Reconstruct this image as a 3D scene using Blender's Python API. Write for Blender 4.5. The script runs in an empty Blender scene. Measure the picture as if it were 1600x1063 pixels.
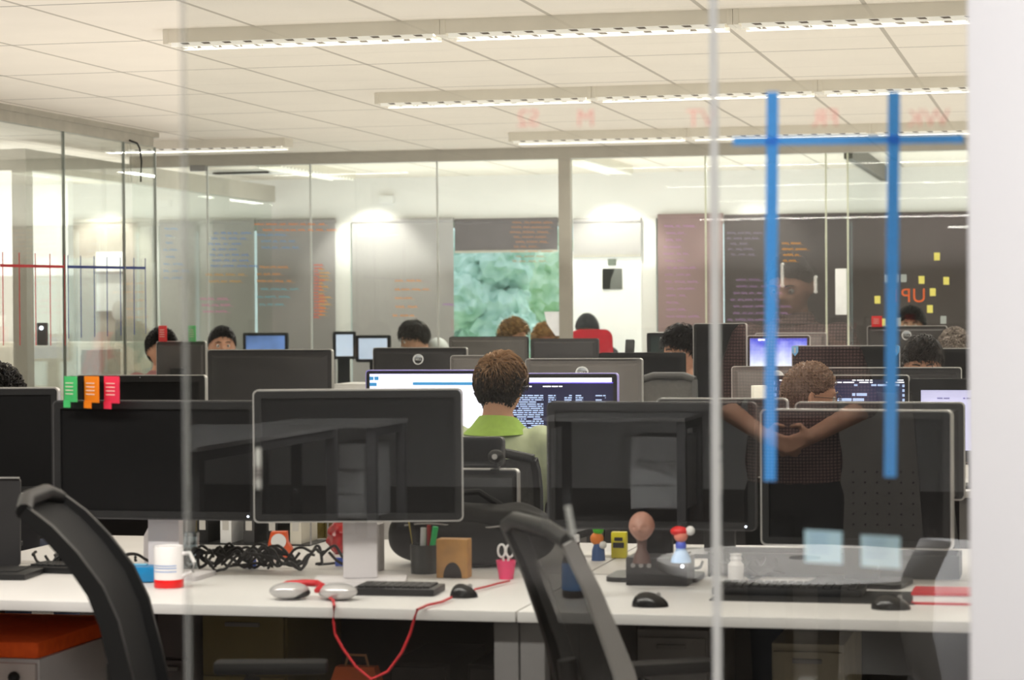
import bpy, bmesh, math, random
from mathutils import Vector, Matrix, noise
random.seed(7)
scene = bpy.context.scene
COL = scene.collection
PI = math.pi
# ------------------------------------------------------------------ camera model (pixels of the 1600x1063 frame -> rays)
f = 3760.0; CZ = 1.44
psi = math.radians(13.3); th = math.atan(45.5/f); ro = 0.007
F = Vector((-math.sin(psi)*math.cos(th), math.cos(psi)*math.cos(th), -math.sin(th)))
R0 = Vector((math.cos(psi), math.sin(psi), 0)); U0 = R0.cross(F)
R = R0*math.cos(ro)-U0*math.sin(ro); U = U0*math.cos(ro)+R0*math.sin(ro)
CAM = Vector((0, 0, CZ))
def ray(px, py): return F+R*((px-800)/f)+U*((531.5-py)/f)
def at(px, py, Y):
    d = ray(px, py); return CAM+d*(Y/d.y)
def onz(px, py, z):
    d = ray(px, py); return CAM+d*((z-CZ)/d.z)
def atx(px, py, X):
    d = ray(px, py); return CAM+d*(X/d.x)
GY = 3.3                                   # plane of the near glass partition
def virt(px, py, Y):                       # where a thing seen mirrored in the near glass really stands
    p = at(px, py, Y); return Vector((p.x, 2*GY-p.y, p.z))
cd = bpy.data.cameras.new('camera'); cam = bpy.data.objects.new('camera', cd); COL.objects.link(cam)
m3 = Matrix((R, U, -F)).transposed(); cam.matrix_world = Matrix.Translation(CAM) @ m3.to_4x4()
cd.sensor_width = 36; cd.lens = f/1600*36; cd.clip_start = .05
cd.dof.use_dof = True; cd.dof.focus_distance = 9.2; cd.dof.aperture_fstop = 5.6
scene.camera = cam
scene.view_settings.view_transform = 'Standard'
scene.view_settings.look = 'None'
scene.view_settings.exposure = 0.0
scene.cycles.max_bounces = 10; scene.cycles.transparent_max_bounces = 24
scene.cycles.diffuse_bounces = 4; scene.cycles.glossy_bounces = 3
scene.cycles.sample_clamp_indirect = 6
# ------------------------------------------------------------------ materials
def lin(c):
    return tuple(((v/12.92) if v <= .04045 else ((v+.055)/1.055)**2.4) for v in [x/255 for x in c])
MATS = {}
def M(name, col, rough=.55, metal=0., emit=0., var=.08, scale=9., bump=0., spec=.5):
    if name in MATS: return MATS[name]
    m = bpy.data.materials.new(name); m.use_nodes = True; nt = m.node_tree; N = nt.nodes; L = nt.links
    b = N['Principled BSDF']; c = lin(col)
    tc = N.new('ShaderNodeTexCoord'); no = N.new('ShaderNodeTexNoise'); no.inputs['Scale'].default_value = scale
    L.new(tc.outputs['Object'], no.inputs['Vector'])
    cr = N.new('ShaderNodeValToRGB')
    cr.color_ramp.elements[0].position = .3; cr.color_ramp.elements[1].position = .7
    cr.color_ramp.elements[0].color = tuple(v*(1-var) for v in c)+(1,)
    cr.color_ramp.elements[1].color = tuple(min(1, v*(1+var)) for v in c)+(1,)
    L.new(no.outputs['Fac'], cr.inputs['Fac']); L.new(cr.outputs['Color'], b.inputs['Base Color'])
    b.inputs['Roughness'].default_value = rough; b.inputs['Metallic'].default_value = metal
    b.inputs['Specular IOR Level'].default_value = spec
    if emit:
        L.new(cr.outputs['Color'], b.inputs['Emission Color']); b.inputs['Emission Strength'].default_value = emit
    if bump:
        bp = N.new('ShaderNodeBump'); bp.inputs['Strength'].default_value = bump; bp.inputs['Distance'].default_value = .004
        L.new(no.outputs['Fac'], bp.inputs['Height']); L.new(bp.outputs['Normal'], b.inputs['Normal'])
    MATS[name] = m; return m
def math_node(nt, op, a, b=None, c=None):
    n = nt.nodes.new('ShaderNodeMath'); n.operation = op
    for i, v in enumerate((a, b, c)):
        if v is None: continue
        if isinstance(v, (int, float)): n.inputs[i].default_value = v
        else: nt.links.new(v, n.inputs[i])
    return n.outputs[0]
def glass(name, tint=(245, 250, 247), refl=.05, ior=1.45):
    m = bpy.data.materials.new(name); m.use_nodes = True; nt = m.node_tree; N = nt.nodes; L = nt.links
    N.remove(N['Principled BSDF']); out = N['Material Output']
    tr = N.new('ShaderNodeBsdfTransparent'); tr.inputs['Color'].default_value = lin(tint)+(1,)
    gl = N.new('ShaderNodeBsdfGlossy'); gl.inputs['Roughness'].default_value = .0; gl.inputs['Color'].default_value = (1, 1, 1, 1)
    fr = N.new('ShaderNodeFresnel'); ge = N.new('ShaderNodeNewGeometry'); L.new(math_node(nt, 'MULTIPLY_ADD', ge.outputs['Backfacing'], 1/ior-ior, ior), fr.inputs['IOR'])
    no = N.new('ShaderNodeTexNoise'); no.inputs['Scale'].default_value = 1.5
    ad = math_node(nt, 'MULTIPLY_ADD', no.outputs['Fac'], .004, refl)
    fac = math_node(nt, 'ADD', fr.outputs[0], ad)
    mx = N.new('ShaderNodeMixShader'); L.new(fac, mx.inputs['Fac']); L.new(tr.outputs[0], mx.inputs[1]); L.new(gl.outputs[0], mx.inputs[2])
    L.new(mx.outputs[0], out.inputs['Surface']); return m
def faint(m, k):
    m = m.copy(); nt = m.node_tree; b = nt.nodes['Principled BSDF']; b.inputs['Alpha'].default_value = k; return m
def ceiling_mat():
    m = M('ceiling_tile', (238, 230, 217), .9, var=.02, scale=3); m = m.copy(); nt = m.node_tree; N = nt.nodes; L = nt.links
    b = N['Principled BSDF']; src = b.inputs['Base Color'].links[0].from_socket
    tc = N.new('ShaderNodeTexCoord'); sp = N.new('ShaderNodeSeparateXYZ'); L.new(tc.outputs['Object'], sp.inputs[0])
    def lines(sock, off, per, w):
        t = math_node(nt, 'SUBTRACT', sock, off-per/2); t = math_node(nt, 'DIVIDE', t, per); t = math_node(nt, 'FRACT', t)
        t = math_node(nt, 'SUBTRACT', t, .5); t = math_node(nt, 'ABSOLUTE', t); return math_node(nt, 'LESS_THAN', t, w/per/2)
    lx = lines(sp.outputs['X'], -.797, .6135, .019); ly = lines(sp.outputs['Y'], 10.83, 1.215, .016)
    m1 = N.new('ShaderNodeMix'); m1.data_type = 'RGBA'; L.new(lx, m1.inputs['Factor']); L.new(src, m1.inputs['A']); m1.inputs['B'].default_value = lin((188, 180, 166))+(1,)
    m2 = N.new('ShaderNodeMix'); m2.data_type = 'RGBA'; L.new(ly, m2.inputs['Factor']); L.new(m1.outputs['Result'], m2.inputs['A']); m2.inputs['B'].default_value = lin((150, 144, 132))+(1,)
    L.new(m2.outputs['Result'], b.inputs['Base Color']); return m
def translucent(name, col, k=.5):
    m = M(name, col, .8, var=.04); nt = m.node_tree; N = nt.nodes; L = nt.links; b = N['Principled BSDF']
    tr = N.new('ShaderNodeBsdfTranslucent'); L.new(b.inputs['Base Color'].links[0].from_socket, tr.inputs['Color'])
    mx = N.new('ShaderNodeMixShader'); mx.inputs['Fac'].default_value = k
    L.new(b.outputs[0], mx.inputs[1]); L.new(tr.outputs[0], mx.inputs[2]); L.new(mx.outputs[0], N['Material Output'].inputs['Surface']); return m
def plaid(name, base, line, cell=.012):
    m = bpy.data.materials.new(name); m.use_nodes = True; nt = m.node_tree; N = nt.nodes; L = nt.links; b = N['Principled BSDF']
    tc = N.new('ShaderNodeTexCoord'); sp = N.new('ShaderNodeSeparateXYZ'); L.new(tc.outputs['Object'], sp.inputs[0])
    def ln(s):
        t = math_node(nt, 'DIVIDE', s, cell); t = math_node(nt, 'FRACT', t); return math_node(nt, 'LESS_THAN', t, .3)
    a = math_node(nt, 'MAXIMUM', ln(sp.outputs['X']), ln(sp.outputs['Z']))
    mx = N.new('ShaderNodeMix'); mx.data_type = 'RGBA'; L.new(a, mx.inputs['Factor']); mx.inputs['A'].default_value = lin(base)+(1,); mx.inputs['B'].default_value = lin(line)+(1,)
    L.new(mx.outputs['Result'], b.inputs['Base Color']); b.inputs['Roughness'].default_value = .9; return m
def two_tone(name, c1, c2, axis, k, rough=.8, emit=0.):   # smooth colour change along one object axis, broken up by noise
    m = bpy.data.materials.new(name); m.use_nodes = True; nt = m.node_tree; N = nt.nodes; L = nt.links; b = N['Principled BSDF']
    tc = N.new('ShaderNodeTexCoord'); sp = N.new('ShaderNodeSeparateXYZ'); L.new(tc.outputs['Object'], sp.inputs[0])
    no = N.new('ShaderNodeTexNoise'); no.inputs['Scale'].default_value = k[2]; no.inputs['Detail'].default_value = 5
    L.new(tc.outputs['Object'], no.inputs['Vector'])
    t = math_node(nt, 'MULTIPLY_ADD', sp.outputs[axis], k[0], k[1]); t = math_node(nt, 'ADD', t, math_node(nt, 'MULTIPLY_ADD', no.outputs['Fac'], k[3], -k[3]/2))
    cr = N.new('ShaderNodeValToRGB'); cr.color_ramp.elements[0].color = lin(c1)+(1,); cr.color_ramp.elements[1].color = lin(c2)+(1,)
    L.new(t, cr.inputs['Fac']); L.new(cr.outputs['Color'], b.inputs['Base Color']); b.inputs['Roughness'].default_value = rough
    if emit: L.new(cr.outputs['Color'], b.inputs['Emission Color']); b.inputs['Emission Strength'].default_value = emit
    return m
# ------------------------------------------------------------------ mesh builder
class MB:
    def __init__(s): s.bm = bmesh.new()
    def add(s, t, mat=None):
        if mat is not None: bmesh.ops.transform(t, matrix=mat, verts=t.verts)
        me = bpy.data.meshes.new('t'); t.to_mesh(me); t.free(); s.bm.from_mesh(me); bpy.data.meshes.remove(me); return s
    def box(s, c, d, rot=None, bev=.0):
        t = bmesh.new(); bmesh.ops.create_cube(t, size=1)
        bmesh.ops.scale(t, vec=d, verts=t.verts)
        if bev: bmesh.ops.bevel(t, geom=list(t.edges), offset=min(bev, min(d)*.45), segments=2, affect='EDGES', profile=.7)
        mt = Matrix.Translation(c)
        if rot is not None: mt = mt @ rot
        return s.add(t, mt)
    def bx(s, x0, x1, y0, y1, z0, z1, bev=0): return s.box(((x0+x1)/2, (y0+y1)/2, (z0+z1)/2), (abs(x1-x0), abs(y1-y0), abs(z1-z0)), None, bev)
    def sph(s, c, r, sc=(1, 1, 1), sub=3, rot=None):
        t = bmesh.new(); bmesh.ops.create_icosphere(t, subdivisions=sub, radius=r)
        mt = Matrix.Translation(c)
        if rot is not None: mt = mt @ rot
        return s.add(t, mt @ Matrix.Diagonal((*sc, 1)))
    def cone(s, p0, p1, r0, r1=None, seg=16, caps=True):
        p0 = Vector(p0); p1 = Vector(p1); d = p1-p0; r1 = r0 if r1 is None else r1
        t = bmesh.new(); bmesh.ops.create_cone(t, cap_ends=caps, segments=seg, radius1=r0, radius2=r1, depth=d.length)
        return s.add(t, Matrix.Translation((p0+p1)/2) @ d.to_track_quat('Z', 'Y').to_matrix().to_4x4())
    def cap(s, p0, p1, r0, r1, sub=2):     # tapered capsule
        s.cone(p0, p1, r0, r1, 14); s.sph(p0, r0, sub=sub); s.sph(p1, r1, sub=sub); return s
    def tube(s, pts, r, seg=8, flat=None):
        pts = [Vector(p) for p in pts]; t = s.bm; rings = []
        for i, p in enumerate(pts):
            d = (pts[min(i+1, len(pts)-1)]-pts[max(i-1, 0)]).normalized()
            q = d.to_track_quat('Z', 'Y'); rr = r[i] if isinstance(r, (list, tuple)) else r
            rings.append([t.verts.new(p+q @ Vector((math.cos(a)*rr, math.sin(a)*rr, 0))) for a in [2*PI*k/seg for k in range(seg)]])
        s._skin(rings, True); return s
    def _skin(s, rings, close_ends, cyc=True):
        t = s.bm
        for a, b in zip(rings, rings[1:]):
            n = len(a)
            for k in range(n if cyc else n-1):
                t.faces.new((a[k], a[(k+1) % n], b[(k+1) % n], b[k]))
        if close_ends:
            t.faces.new(list(reversed(rings[0]))); t.faces.new(rings[-1])
    def loft(s, rings, cyc=True, ends=True):
        rs = [[s.bm.verts.new(Vector(p)) for p in r] for r in rings]; s._skin(rs, ends and cyc, cyc); return s
    def lathe(s, prof, seg=24, c=(0, 0, 0)):
        c = Vector(c); return s.loft([[c+Vector((r*math.cos(2*PI*k/seg), r*math.sin(2*PI*k/seg), z)) for k in range(seg)] for r, z in prof])
    def rrect(s, w, h, r, d, mat=None, seg=5, hole=None):   # rounded rectangle in XZ, thickness d along Y, centred
        def outline(w, h, r):
            o = []
            for cx, cz, a0 in ((w/2-r, h/2-r, 0), (-w/2+r, h/2-r, PI/2), (-w/2+r, -h/2+r, PI), (w/2-r, -h/2+r, 1.5*PI)):
                for k in range(seg+1):
                    a = a0+PI/2*k/seg; o.append((cx+r*math.cos(a), cz+r*math.sin(a)))
            return o
        t = bmesh.new(); o = outline(w, h, r)
        A = [t.verts.new((x, -d/2, z)) for x, z in o]; B = [t.verts.new((x, d/2, z)) for x, z in o]; n = len(o)
        if hole is None:
            t.faces.new(A); t.faces.new(list(reversed(B)))
            for k in range(n): t.faces.new((A[k], B[k], B[(k+1) % n], A[(k+1) % n]))
        else:
            o2 = outline(w-2*hole, h-2*hole, max(r-hole, .001))
            C = [t.verts.new((x, -d/2, z)) for x, z in o2]; D = [t.verts.new((x, d/2, z)) for x, z in o2]
            for k in range(n):
                j = (k+1) % n
                t.faces.new((A[k], B[k], B[j], A[j])); t.faces.new((C[k], C[j], D[j], D[k]))
                t.faces.new((A[k], A[j], C[j], C[k])); t.faces.new((B[k], D[k], D[j], B[j]))
        return s.add(t, mat)
    def mesh(s, name, smooth=True):
        bmesh.ops.recalc_face_normals(s.bm, faces=s.bm.faces)
        me = bpy.data.meshes.new(name); s.bm.to_mesh(me); s.bm.free()
        if smooth:
            me.shade_smooth()
            try: me.set_sharp_from_angle(angle=math.radians(38))
            except Exception: pass
        return me
def ob(name, mb, mat, parent=None, label=None, smooth=True):
    me = mb.mesh(name, smooth) if isinstance(mb, MB) else mb
    if mat is not None: me.materials.clear(); me.materials.append(mat)
    o = bpy.data.objects.new(name, me); COL.objects.link(o)
    if parent is not None: o.parent = parent
    if label: o['label'] = label
    return o
def tag(o, label, cat, group=None, kind=None):
    o['label'] = label; o['category'] = cat
    if group: o['group'] = group
    if kind: o['kind'] = kind
    return o
def thing(name, label, cat, loc=(0, 0, 0), rz=0., group=None):
    o = bpy.data.objects.new(name, None); COL.objects.link(o); o.empty_display_size = .05
    o.location = loc; o.rotation_euler = (0, 0, rz); return tag(o, label, cat, group)
def struct(name, mb, mat, parent=None):
    o = ob(name, mb, mat, parent)
    if parent is None: o['kind'] = 'structure'
    return o
def copy_tree(o, parent=None):
    c = o.copy(); COL.objects.link(c); c.parent = parent
    for ch in list(o.children): copy_tree(ch, c)
    return c
def rotz(a): return Matrix.Rotation(a, 4, 'Z')
def rotx(a): return Matrix.Rotation(a, 4, 'X')
def roty(a): return Matrix.Rotation(a, 4, 'Y')
def text_mesh(body, size, depth=.001, mirror=False):
    cu = bpy.data.curves.new('txt', 'FONT'); cu.body = body; cu.size = size; cu.extrude = depth; cu.align_x = 'CENTER'; cu.align_y = 'CENTER'
    o = bpy.data.objects.new('txt', cu); COL.objects.link(o)
    bpy.context.view_layer.update()
    me = bpy.data.meshes.new_from_object(o.evaluated_get(bpy.context.evaluated_depsgraph_get()))
    bpy.data.objects.remove(o); me.transform(rotx(PI/2))
    if mirror: me.transform(Matrix.Diagonal((-1, 1, 1, 1))); me.flip_normals()
    return me
# ------------------------------------------------------------------ shared materials
WHITE = M('white_paint', (236, 235, 234), .6, var=.03)
WALLW = M('wall_white', (238, 236, 234), .8, var=.02, scale=2)
DESKW = M('desk_laminate', (222, 220, 218), .45, var=.04, scale=3)
GREYM = M('grey_metal', (150, 148, 146), .45, .2, var=.05)
DGREY = M('dark_grey_plastic', (62, 61, 62), .5, var=.1, scale=30)
BLACK = M('black_plastic', (20, 20, 21), .45, var=.2, scale=25)
BLACKM = M('matte_black', (16, 16, 17), .8, var=.2, scale=40)
BEZEL = M('bezel_black', (26, 26, 27), .5, var=.1, scale=20)
SCRN = M('screen_off', (20, 20, 21), .32, var=.12, scale=4, spec=.4)
SILVER = M('silver_rim', (205, 203, 200), .3, .55, var=.04)
MBACK = M('monitor_back_grey', (74, 71, 70), .5, var=.1, scale=6)
MBACKL = M('monitor_back_silver', (120, 116, 114), .4, .3, var=.08, scale=5)
ALU = M('aluminium_frame', (186, 181, 170), .45, .25, var=.05)
BLIND = M('grey_blind', (176, 172, 170), .85, var=.05, scale=2)
BLINDP = M('mauve_blind', (150, 126, 126), .85, var=.08, scale=2)
BLINDD = M('dark_blind', (84, 77, 77), .85, var=.08, scale=2)
SKIN = M('skin', (212, 160, 132), .55, var=.06, scale=14)
RED = M('red_card', (222, 38, 44), .5, var=.1)
GREEN = M('green_card', (70, 190, 110), .5, var=.1)
ORANGE = M('orange_card', (240, 130, 20), .5, var=.1)
ORANGEF = M('orange_fabric', (236, 70, 12), .8, var=.15, scale=40, bump=.2)
LED = M('white_led', (235, 240, 255), .3, emit=4)
GLN = glass('near_glass', (250, 251, 250), .035); GLF = glass('far_glass', (244, 247, 245), .0); GLS = glass('side_glass', (247, 250, 248), .01)
GEDGE = M('glass_edge', (205, 208, 204), .3, var=.04)
CEIL = ceiling_mat()
# ------------------------------------------------------------------ the setting
FY = 16.75; BY = 20.0; SX = -5.79; RH = 2.6
XL, XR, YB = -10.5, 3.2, -12.5
floor_m = M('carpet', (112, 106, 102), .95, var=.18, scale=60, bump=.3)
struct('floor', MB().bx(XL, XR, YB, BY, -.06, 0), floor_m)
struct('ceiling', MB().bx(XL, XR, YB, BY, RH, RH+.08), CEIL)
struct('wall_left', MB().bx(XL-.1, XL, YB, BY, 0, RH), WALLW)
struct('wall_right', MB().bx(XR, XR+.1, YB, BY, 0, RH), WALLW)
struct('wall_rear', MB().bx(XL, XR, YB-.1, YB, 0, RH), WALLW)
# near wall end (white) beside the glass
xw = at(1513, 531, 3.12).x
struct('wall_front_right', MB().bx(xw, XR, 3.12, GY+.04, 0, RH, .004), M('near_wall_white', (236, 234, 236), .85, var=.015, scale=2))
xg0 = at(293, 531, GY).x; xj = at(1118, 531, GY).x
npane = struct('window_1', MB().bx(xg0, xj-.006, GY-.005, GY+.005, .02, RH-.04), GLN)
struct('pane', MB().bx(xj+.006, xw, GY-.005, GY+.005, .02, RH-.04), GLN, npane)
struct('trim_1', MB().bx(xj-.0055, xj+.0055, GY-.007, GY+.007, .0, RH), faint(M('joint_strip', (226, 226, 224), .4, var=.03), .7))
GE2 = faint(M('open_edge', (206, 208, 206), .4, var=.03), .22)
struct('trim_2', MB().bx(xg0-.007, xg0+.0, GY-.006, GY+.006, .0, RH), GE2)
# far wall pieces: y pixel rows -> z on the plane Y = BY
def zy(px, py, Y=BY): return at(px, py, Y).z
zt = zy(800, 345)
def X(px, Y=BY): return at(px, 440, Y).x
struct('wall_back_upper', MB().bx(XL, XR, BY, BY+.2, zt, RH), WALLW)
struct('wall_back_lower', MB().bx(XL, XR, BY, BY+.2, 0, .75), WALLW)
for i, (a, b) in enumerate(((-400, 2), (65, 102), (239, 250), (525, 549), (1003, 1026), (1600, 2600))):
    struct('wall_pier_%s' % 'abcdef'[i], MB().bx(X(a), X(b), BY-.02, BY+.2, .75, zt), WALLW)
wf = M('white_window_frame', (240, 240, 238), .5, var=.02)
PANEW = glass('outer_glass', (235, 240, 238), .02)
def window(n, a, b, z0=.75):
    x0, x1 = X(a), X(b); w = struct('window_%d' % n, MB().rrect(x1-x0, zt-z0, .005, .06, Matrix.Translation(((x0+x1)/2, BY+.1, (zt+z0)/2)), hole=.05), wf)
    struct('pane', MB().bx(x0+.05, x1-.05, BY+.095, BY+.105, z0+.05, zt-.05), PANEW, w); return w
window(2, 102, 239); window(3, 250, 525); window(4, 549, 1003); window(5, 1026, 1600)
def blind(a, b, ytop, ybot, mat, label, Y=BY-.05):
    x0, x1 = X(a, Y), X(b, Y); z1 = zy((a+b)/2, ytop, Y); z0 = zy((a+b)/2, ybot, Y) if ybot else .72
    t = thing('roller_blind', label, 'blind', ((x0+x1)/2, Y, z1), group='roller blinds on the far windows'); w = x1-x0; h = z1-z0
    g = MB()
    n = max(6, int(w/.09)); rng = []
    g.loft([[(-w/2+w*k/n, .002*math.sin(k*1.7), -j*h/6) for k in range(n+1)] for j in range(7)], cyc=False)
    ob('cloth', g, mat, t)
    ob('roller', MB().cone((-w/2, .012, .0), (w/2, .012, 0), .022, seg=12), mat, t)
    ob('bottom_bar', MB().bx(-w/2, w/2, -.006, .006, -h-.02, -h), ALU, t); return t
blind(104, 238, 346, None, M('beige_blind', (190, 182, 172), .85), 'beige grey lowered roller blind behind the left glass meeting room')
blind(250, 398, 346, None, BLIND, 'light grey roller blind lowered fully, first one right of the meeting room corner')
blind(402, 524, 346, None, M('grey_blind_b', (158, 153, 153), .85, var=.06, scale=2), 'mid grey lowered roller blind just left of the white wall pier')
blind(550, 709, 345, None, M('grey_blind_c', (176, 172, 172), .85, var=.05, scale=2), 'pale grey lowered roller blind just left of the window with trees')
blind(711, 872, 345, 391, M('charcoal_blind', (112, 106, 108), .85), 'half raised dark roller blind above the view of trees')
blind(896, 1002, 345, 398, M('grey_blind_d', (172, 168, 168), .85, var=.05, scale=2), 'half raised grey roller blind above the white board with a picture')
blind(1028, 1130, 338, None, BLINDP, 'mauve lowered roller blind right of the white wall pier')
blind(1132, 1330, 338, None, BLINDD, 'near-black lowered roller blind behind the blue tape')
blind(1332, 1600, 335, None, M('brown_grey_blind', (98, 88, 88), .85, var=.08, scale=2), 'brown grey lowered roller blind behind the yellow notes')
# bright white wall panel outside/in next room with poster seen in the half open window
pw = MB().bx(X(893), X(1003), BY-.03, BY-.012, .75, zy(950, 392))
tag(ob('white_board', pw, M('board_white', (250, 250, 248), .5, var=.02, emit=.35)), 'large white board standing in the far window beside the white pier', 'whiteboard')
pt = thing('picture', 'small black and grey picture pinned on the white board', 'picture', at(957, 452, BY-.032))
pa, pb = at(942, 420, BY-.032), at(973, 452, BY-.032); w = pb.x-pa.x; h = pa.z-pb.z
ob('sheet', MB().bx(-w/2, w/2, -.006, 0, 0, h), M('poster_grey', (120, 122, 120), .7), pt)
ob('figure', MB().loft([[(-w/2, -.008, 0), (-w*.13, -.008, 0)], [(-w/2, -.008, h*.55), (-w*.08, -.008, h*.5)], [(-w/2, -.008, h), (.02, -.008, h)]], cyc=False), M('poster_black', (30, 32, 30), .7), pt)
tag(ob('paper_note', MB().bx(at(951, 402, BY).x, at(964, 402, BY).x, BY-.04, BY-.034, zy(957, 415), zy(957, 405)), M('note_grey', (120, 128, 118), .7)), 'tiny grey green note above the black and grey picture', 'note')
# trees outside
def foliage(name, px0, px1, py0, py1, Y, mat, label, n, r, seed):
    rnd = random.Random(seed); t = thing(name, label, 'tree', (X((px0+px1)/2, Y), Y, -.5))
    g = MB(); c = t.location
    for k in range(n):
        p = at(rnd.uniform(px0, px1), rnd.uniform(py0, py1), Y+rnd.uniform(-.5, .5))
        tb = bmesh.new(); bmesh.ops.create_icosphere(tb, subdivisions=4, radius=r*rnd.uniform(.6, 1.2))
        for v in tb.verts: v.co *= 1+.35*noise.noise(v.co*5+Vector((k, 0, 0)))+.25*noise.noise(v.co*16+Vector((k, 0, 0)))
        g.add(tb, Matrix.Translation(p-Vector(c)))
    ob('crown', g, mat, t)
    ob('trunk', MB().tube([(0, 0, 0), (.05, 0, .7), (0, .05, 1.6)], [.12, .1, .07]), M('bark', (90, 76, 60), .9, var=.2), t)
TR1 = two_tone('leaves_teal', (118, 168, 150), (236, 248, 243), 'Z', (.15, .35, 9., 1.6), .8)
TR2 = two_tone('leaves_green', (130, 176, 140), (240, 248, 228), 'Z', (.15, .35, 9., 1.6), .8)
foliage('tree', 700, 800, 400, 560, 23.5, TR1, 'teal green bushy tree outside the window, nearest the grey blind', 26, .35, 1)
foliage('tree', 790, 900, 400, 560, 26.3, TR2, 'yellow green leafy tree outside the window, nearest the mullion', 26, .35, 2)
struct('ground_outside', MB().bx(-14, 8, BY+.2, 34, -.6, -.5), M('lawn_outside', (150, 180, 130), .95, var=.2))
# ------------------------------------------------------------------ far glass partition
zh = at(530, 256, FY).z
struct('trim_3', MB().bx(SX-1.06, XR, FY-.05, FY+.05, zh, RH), ALU)
mu0, mu1 = at(875, 400, FY).x, at(893, 400, FY).x
struct('trim_4', MB().bx(mu0, mu1, FY-.04, FY+.04, 0, zh), ALU)
jo = [-6.85, at(325, 400, FY).x, at(486, 400, FY).x, at(684, 400, FY).x, mu0, mu1, at(1103, 400, FY).x, at(1291, 400, FY).x, at(1325, 400, FY).x, XR]
fp = None
for i, (a, b) in enumerate(zip(jo, jo[1:])):
    if a == mu0: continue
    bb = MB().bx(a+.004, b-.004, FY-.005, FY+.005, 0, zh)
    if fp is None: fp = struct('window_6', bb, GLF)
    else: struct('pane', bb, GLF, fp)
for k, px in enumerate((325, 486, 684, 1103, 1291, 1325)):
    x = at(px, 400, FY).x; struct('trim_%d' % (5+k), MB().bx(x-.006, x+.006, FY-.008, FY+.008, 0, zh), M('bright_glass_edge', (222, 226, 204), .3) if px > 1000 else GEDGE)
for k, (px, py) in enumerate(((310, 263),)):
    p = at(px, py, FY-.03); tag(ob('door_closer', MB().box(p, (.12, .05, .045), None, .006), GREYM), 'small grey metal clamp under the far glass header', 'door hardware')
p0, p1 = at(1305, 420, FY-.04), at(1323, 492, FY-.04)
tag(ob('door_plate', MB().bx(p0.x, p1.x, FY-.05, FY-.02, p1.z, p0.z, .006), M('door_plate_white', (245, 245, 242), .4, emit=.2)), 'white vertical plate on the far glass door edge', 'door hardware')
for px, ya, yb in ((1274, 433, 456), (1222, 413, 447)):
    a, b = at(px, ya, FY-.05), at(px, yb, FY-.05)
    tag(ob('pull_bar', MB().tube([a+Vector((0, .04, 0)), a, (a+b)/2, b, b+Vector((0, .04, 0))], .012), WHITE), 'short white pull handle on the far glass, %s the blue tape' % ('right of' if px > 1250 else 'close beside'), 'door handle')
# white wall pier beside the far room's notes (perpendicular glass cross wall at right)
xr_ = at(1325, 400, FY).x
struct('trim_12', MB().bx(xr_-.03, xr_+.03, FY+.05, BY-.1, RH-.12, RH), M('dark_header', (92, 90, 84), .5))
g2 = struct('window_7', MB().bx(xr_-.005, xr_+.005, FY+.05, BY-.1, 0, RH-.12), GLF)
# ------------------------------------------------------------------ left glass meeting room
sy0, sy1 = 6.0, 14.55
zs = at(217, 221, 14.4).z
struct('trim_13', MB().bx(SX-.05, SX+.03, sy0, sy1, zs+.03, RH).bx(SX-.03, SX+.015, sy0, sy1-.06, zs-.03, zs+.03), M('grey_header', (168, 163, 150), .5, .2))
e = [sy0, 9.0, atx(100, 400, SX).y, atx(194, 400, SX).y, atx(243, 400, SX).y]
sp = None
for a, b in zip(e, e[1:]):
    bb = MB().bx(SX-.005, SX+.005, a+.004, b-.004, 0, zs-.03)
    if sp is None: sp = struct('window_8', bb, GLS)
    else: struct('pane', bb, GLS, sp)
for k, y in enumerate(e[2:]):
    struct('trim_%d' % (14+k), MB().bx(SX-.008, SX+.008, y-.006, y+.006, 0, zs-.03), M('glass_edge_dark', (120, 126, 118), .3))
# inner glass wall further left with its frame
ix = -6.85; iy0 = 14.85
struct('trim_18', MB().bx(ix-.04, ix+.04, iy0, BY-.1, RH-.2, RH-.06), ALU)
struct('trim_19', MB().bx(ix-.05, ix+.05, iy0-.06, iy0+.05, 0, RH-.06), ALU)
struct('window_9', MB().bx(ix-.005, ix+.005, iy0+.05, BY-.1, 0, RH-.2), GLS)
struct('trim_20', MB().bx(XL, ix, iy0-.03, iy0+.03, RH-.2, RH-.06), ALU)
struct('wall_meeting_room', MB().bx(-8.9, -8.0, 18.2, 18.3, 0, RH), WALLW)
cb = thing('hanging_cable', 'thin black cable dangling from the grey header corner', 'cable', atx(217, 222, SX+.03))
p = [Vector((0, -.15, .0)), Vector((0, -.03, -.01)), Vector((.005, 0, -.04)), Vector((.012, .01, -.12)), Vector((.006, .01, -.25))]
ob('wire', MB().tube(p, .006, 6), BLACKM, cb)
# tape grid on the left glass wall (receding plane)
def tape_x(name, mat, lab, vx, yt, yb, hy):
    t = thing(name, lab, 'tape'); g = MB()
    pr = []
    for k, px in enumerate(vx):
        y0, y1 = yt[0]+(yt[1]-yt[0])*k/(len(vx)-1), yb[0]+(yb[1]-yb[0])*k/(len(vx)-1)
        a, b = atx(px, y0, SX+.0075), atx(px+3, y1, SX+.0075)
        o = MB().loft([[(a.x, a.y-.006, a.z), (a.x, a.y+.006, a.z)], [(b.x, a.y-.006, b.z), (b.x, a.y+.006, b.z)]], cyc=False)
        ob('vertical_strip', o, mat, t)
    a, b = atx(hy[0], hy[1], SX+.0075), atx(hy[2], hy[3], SX+.0075)
    ob('horizontal_strip', MB().loft([[(a.x, a.y, a.z-.008), (a.x, a.y, a.z+.008)], [(b.x, b.y, b.z-.008), (b.x, b.y, b.z+.008)]], cyc=False), mat, t)
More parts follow.
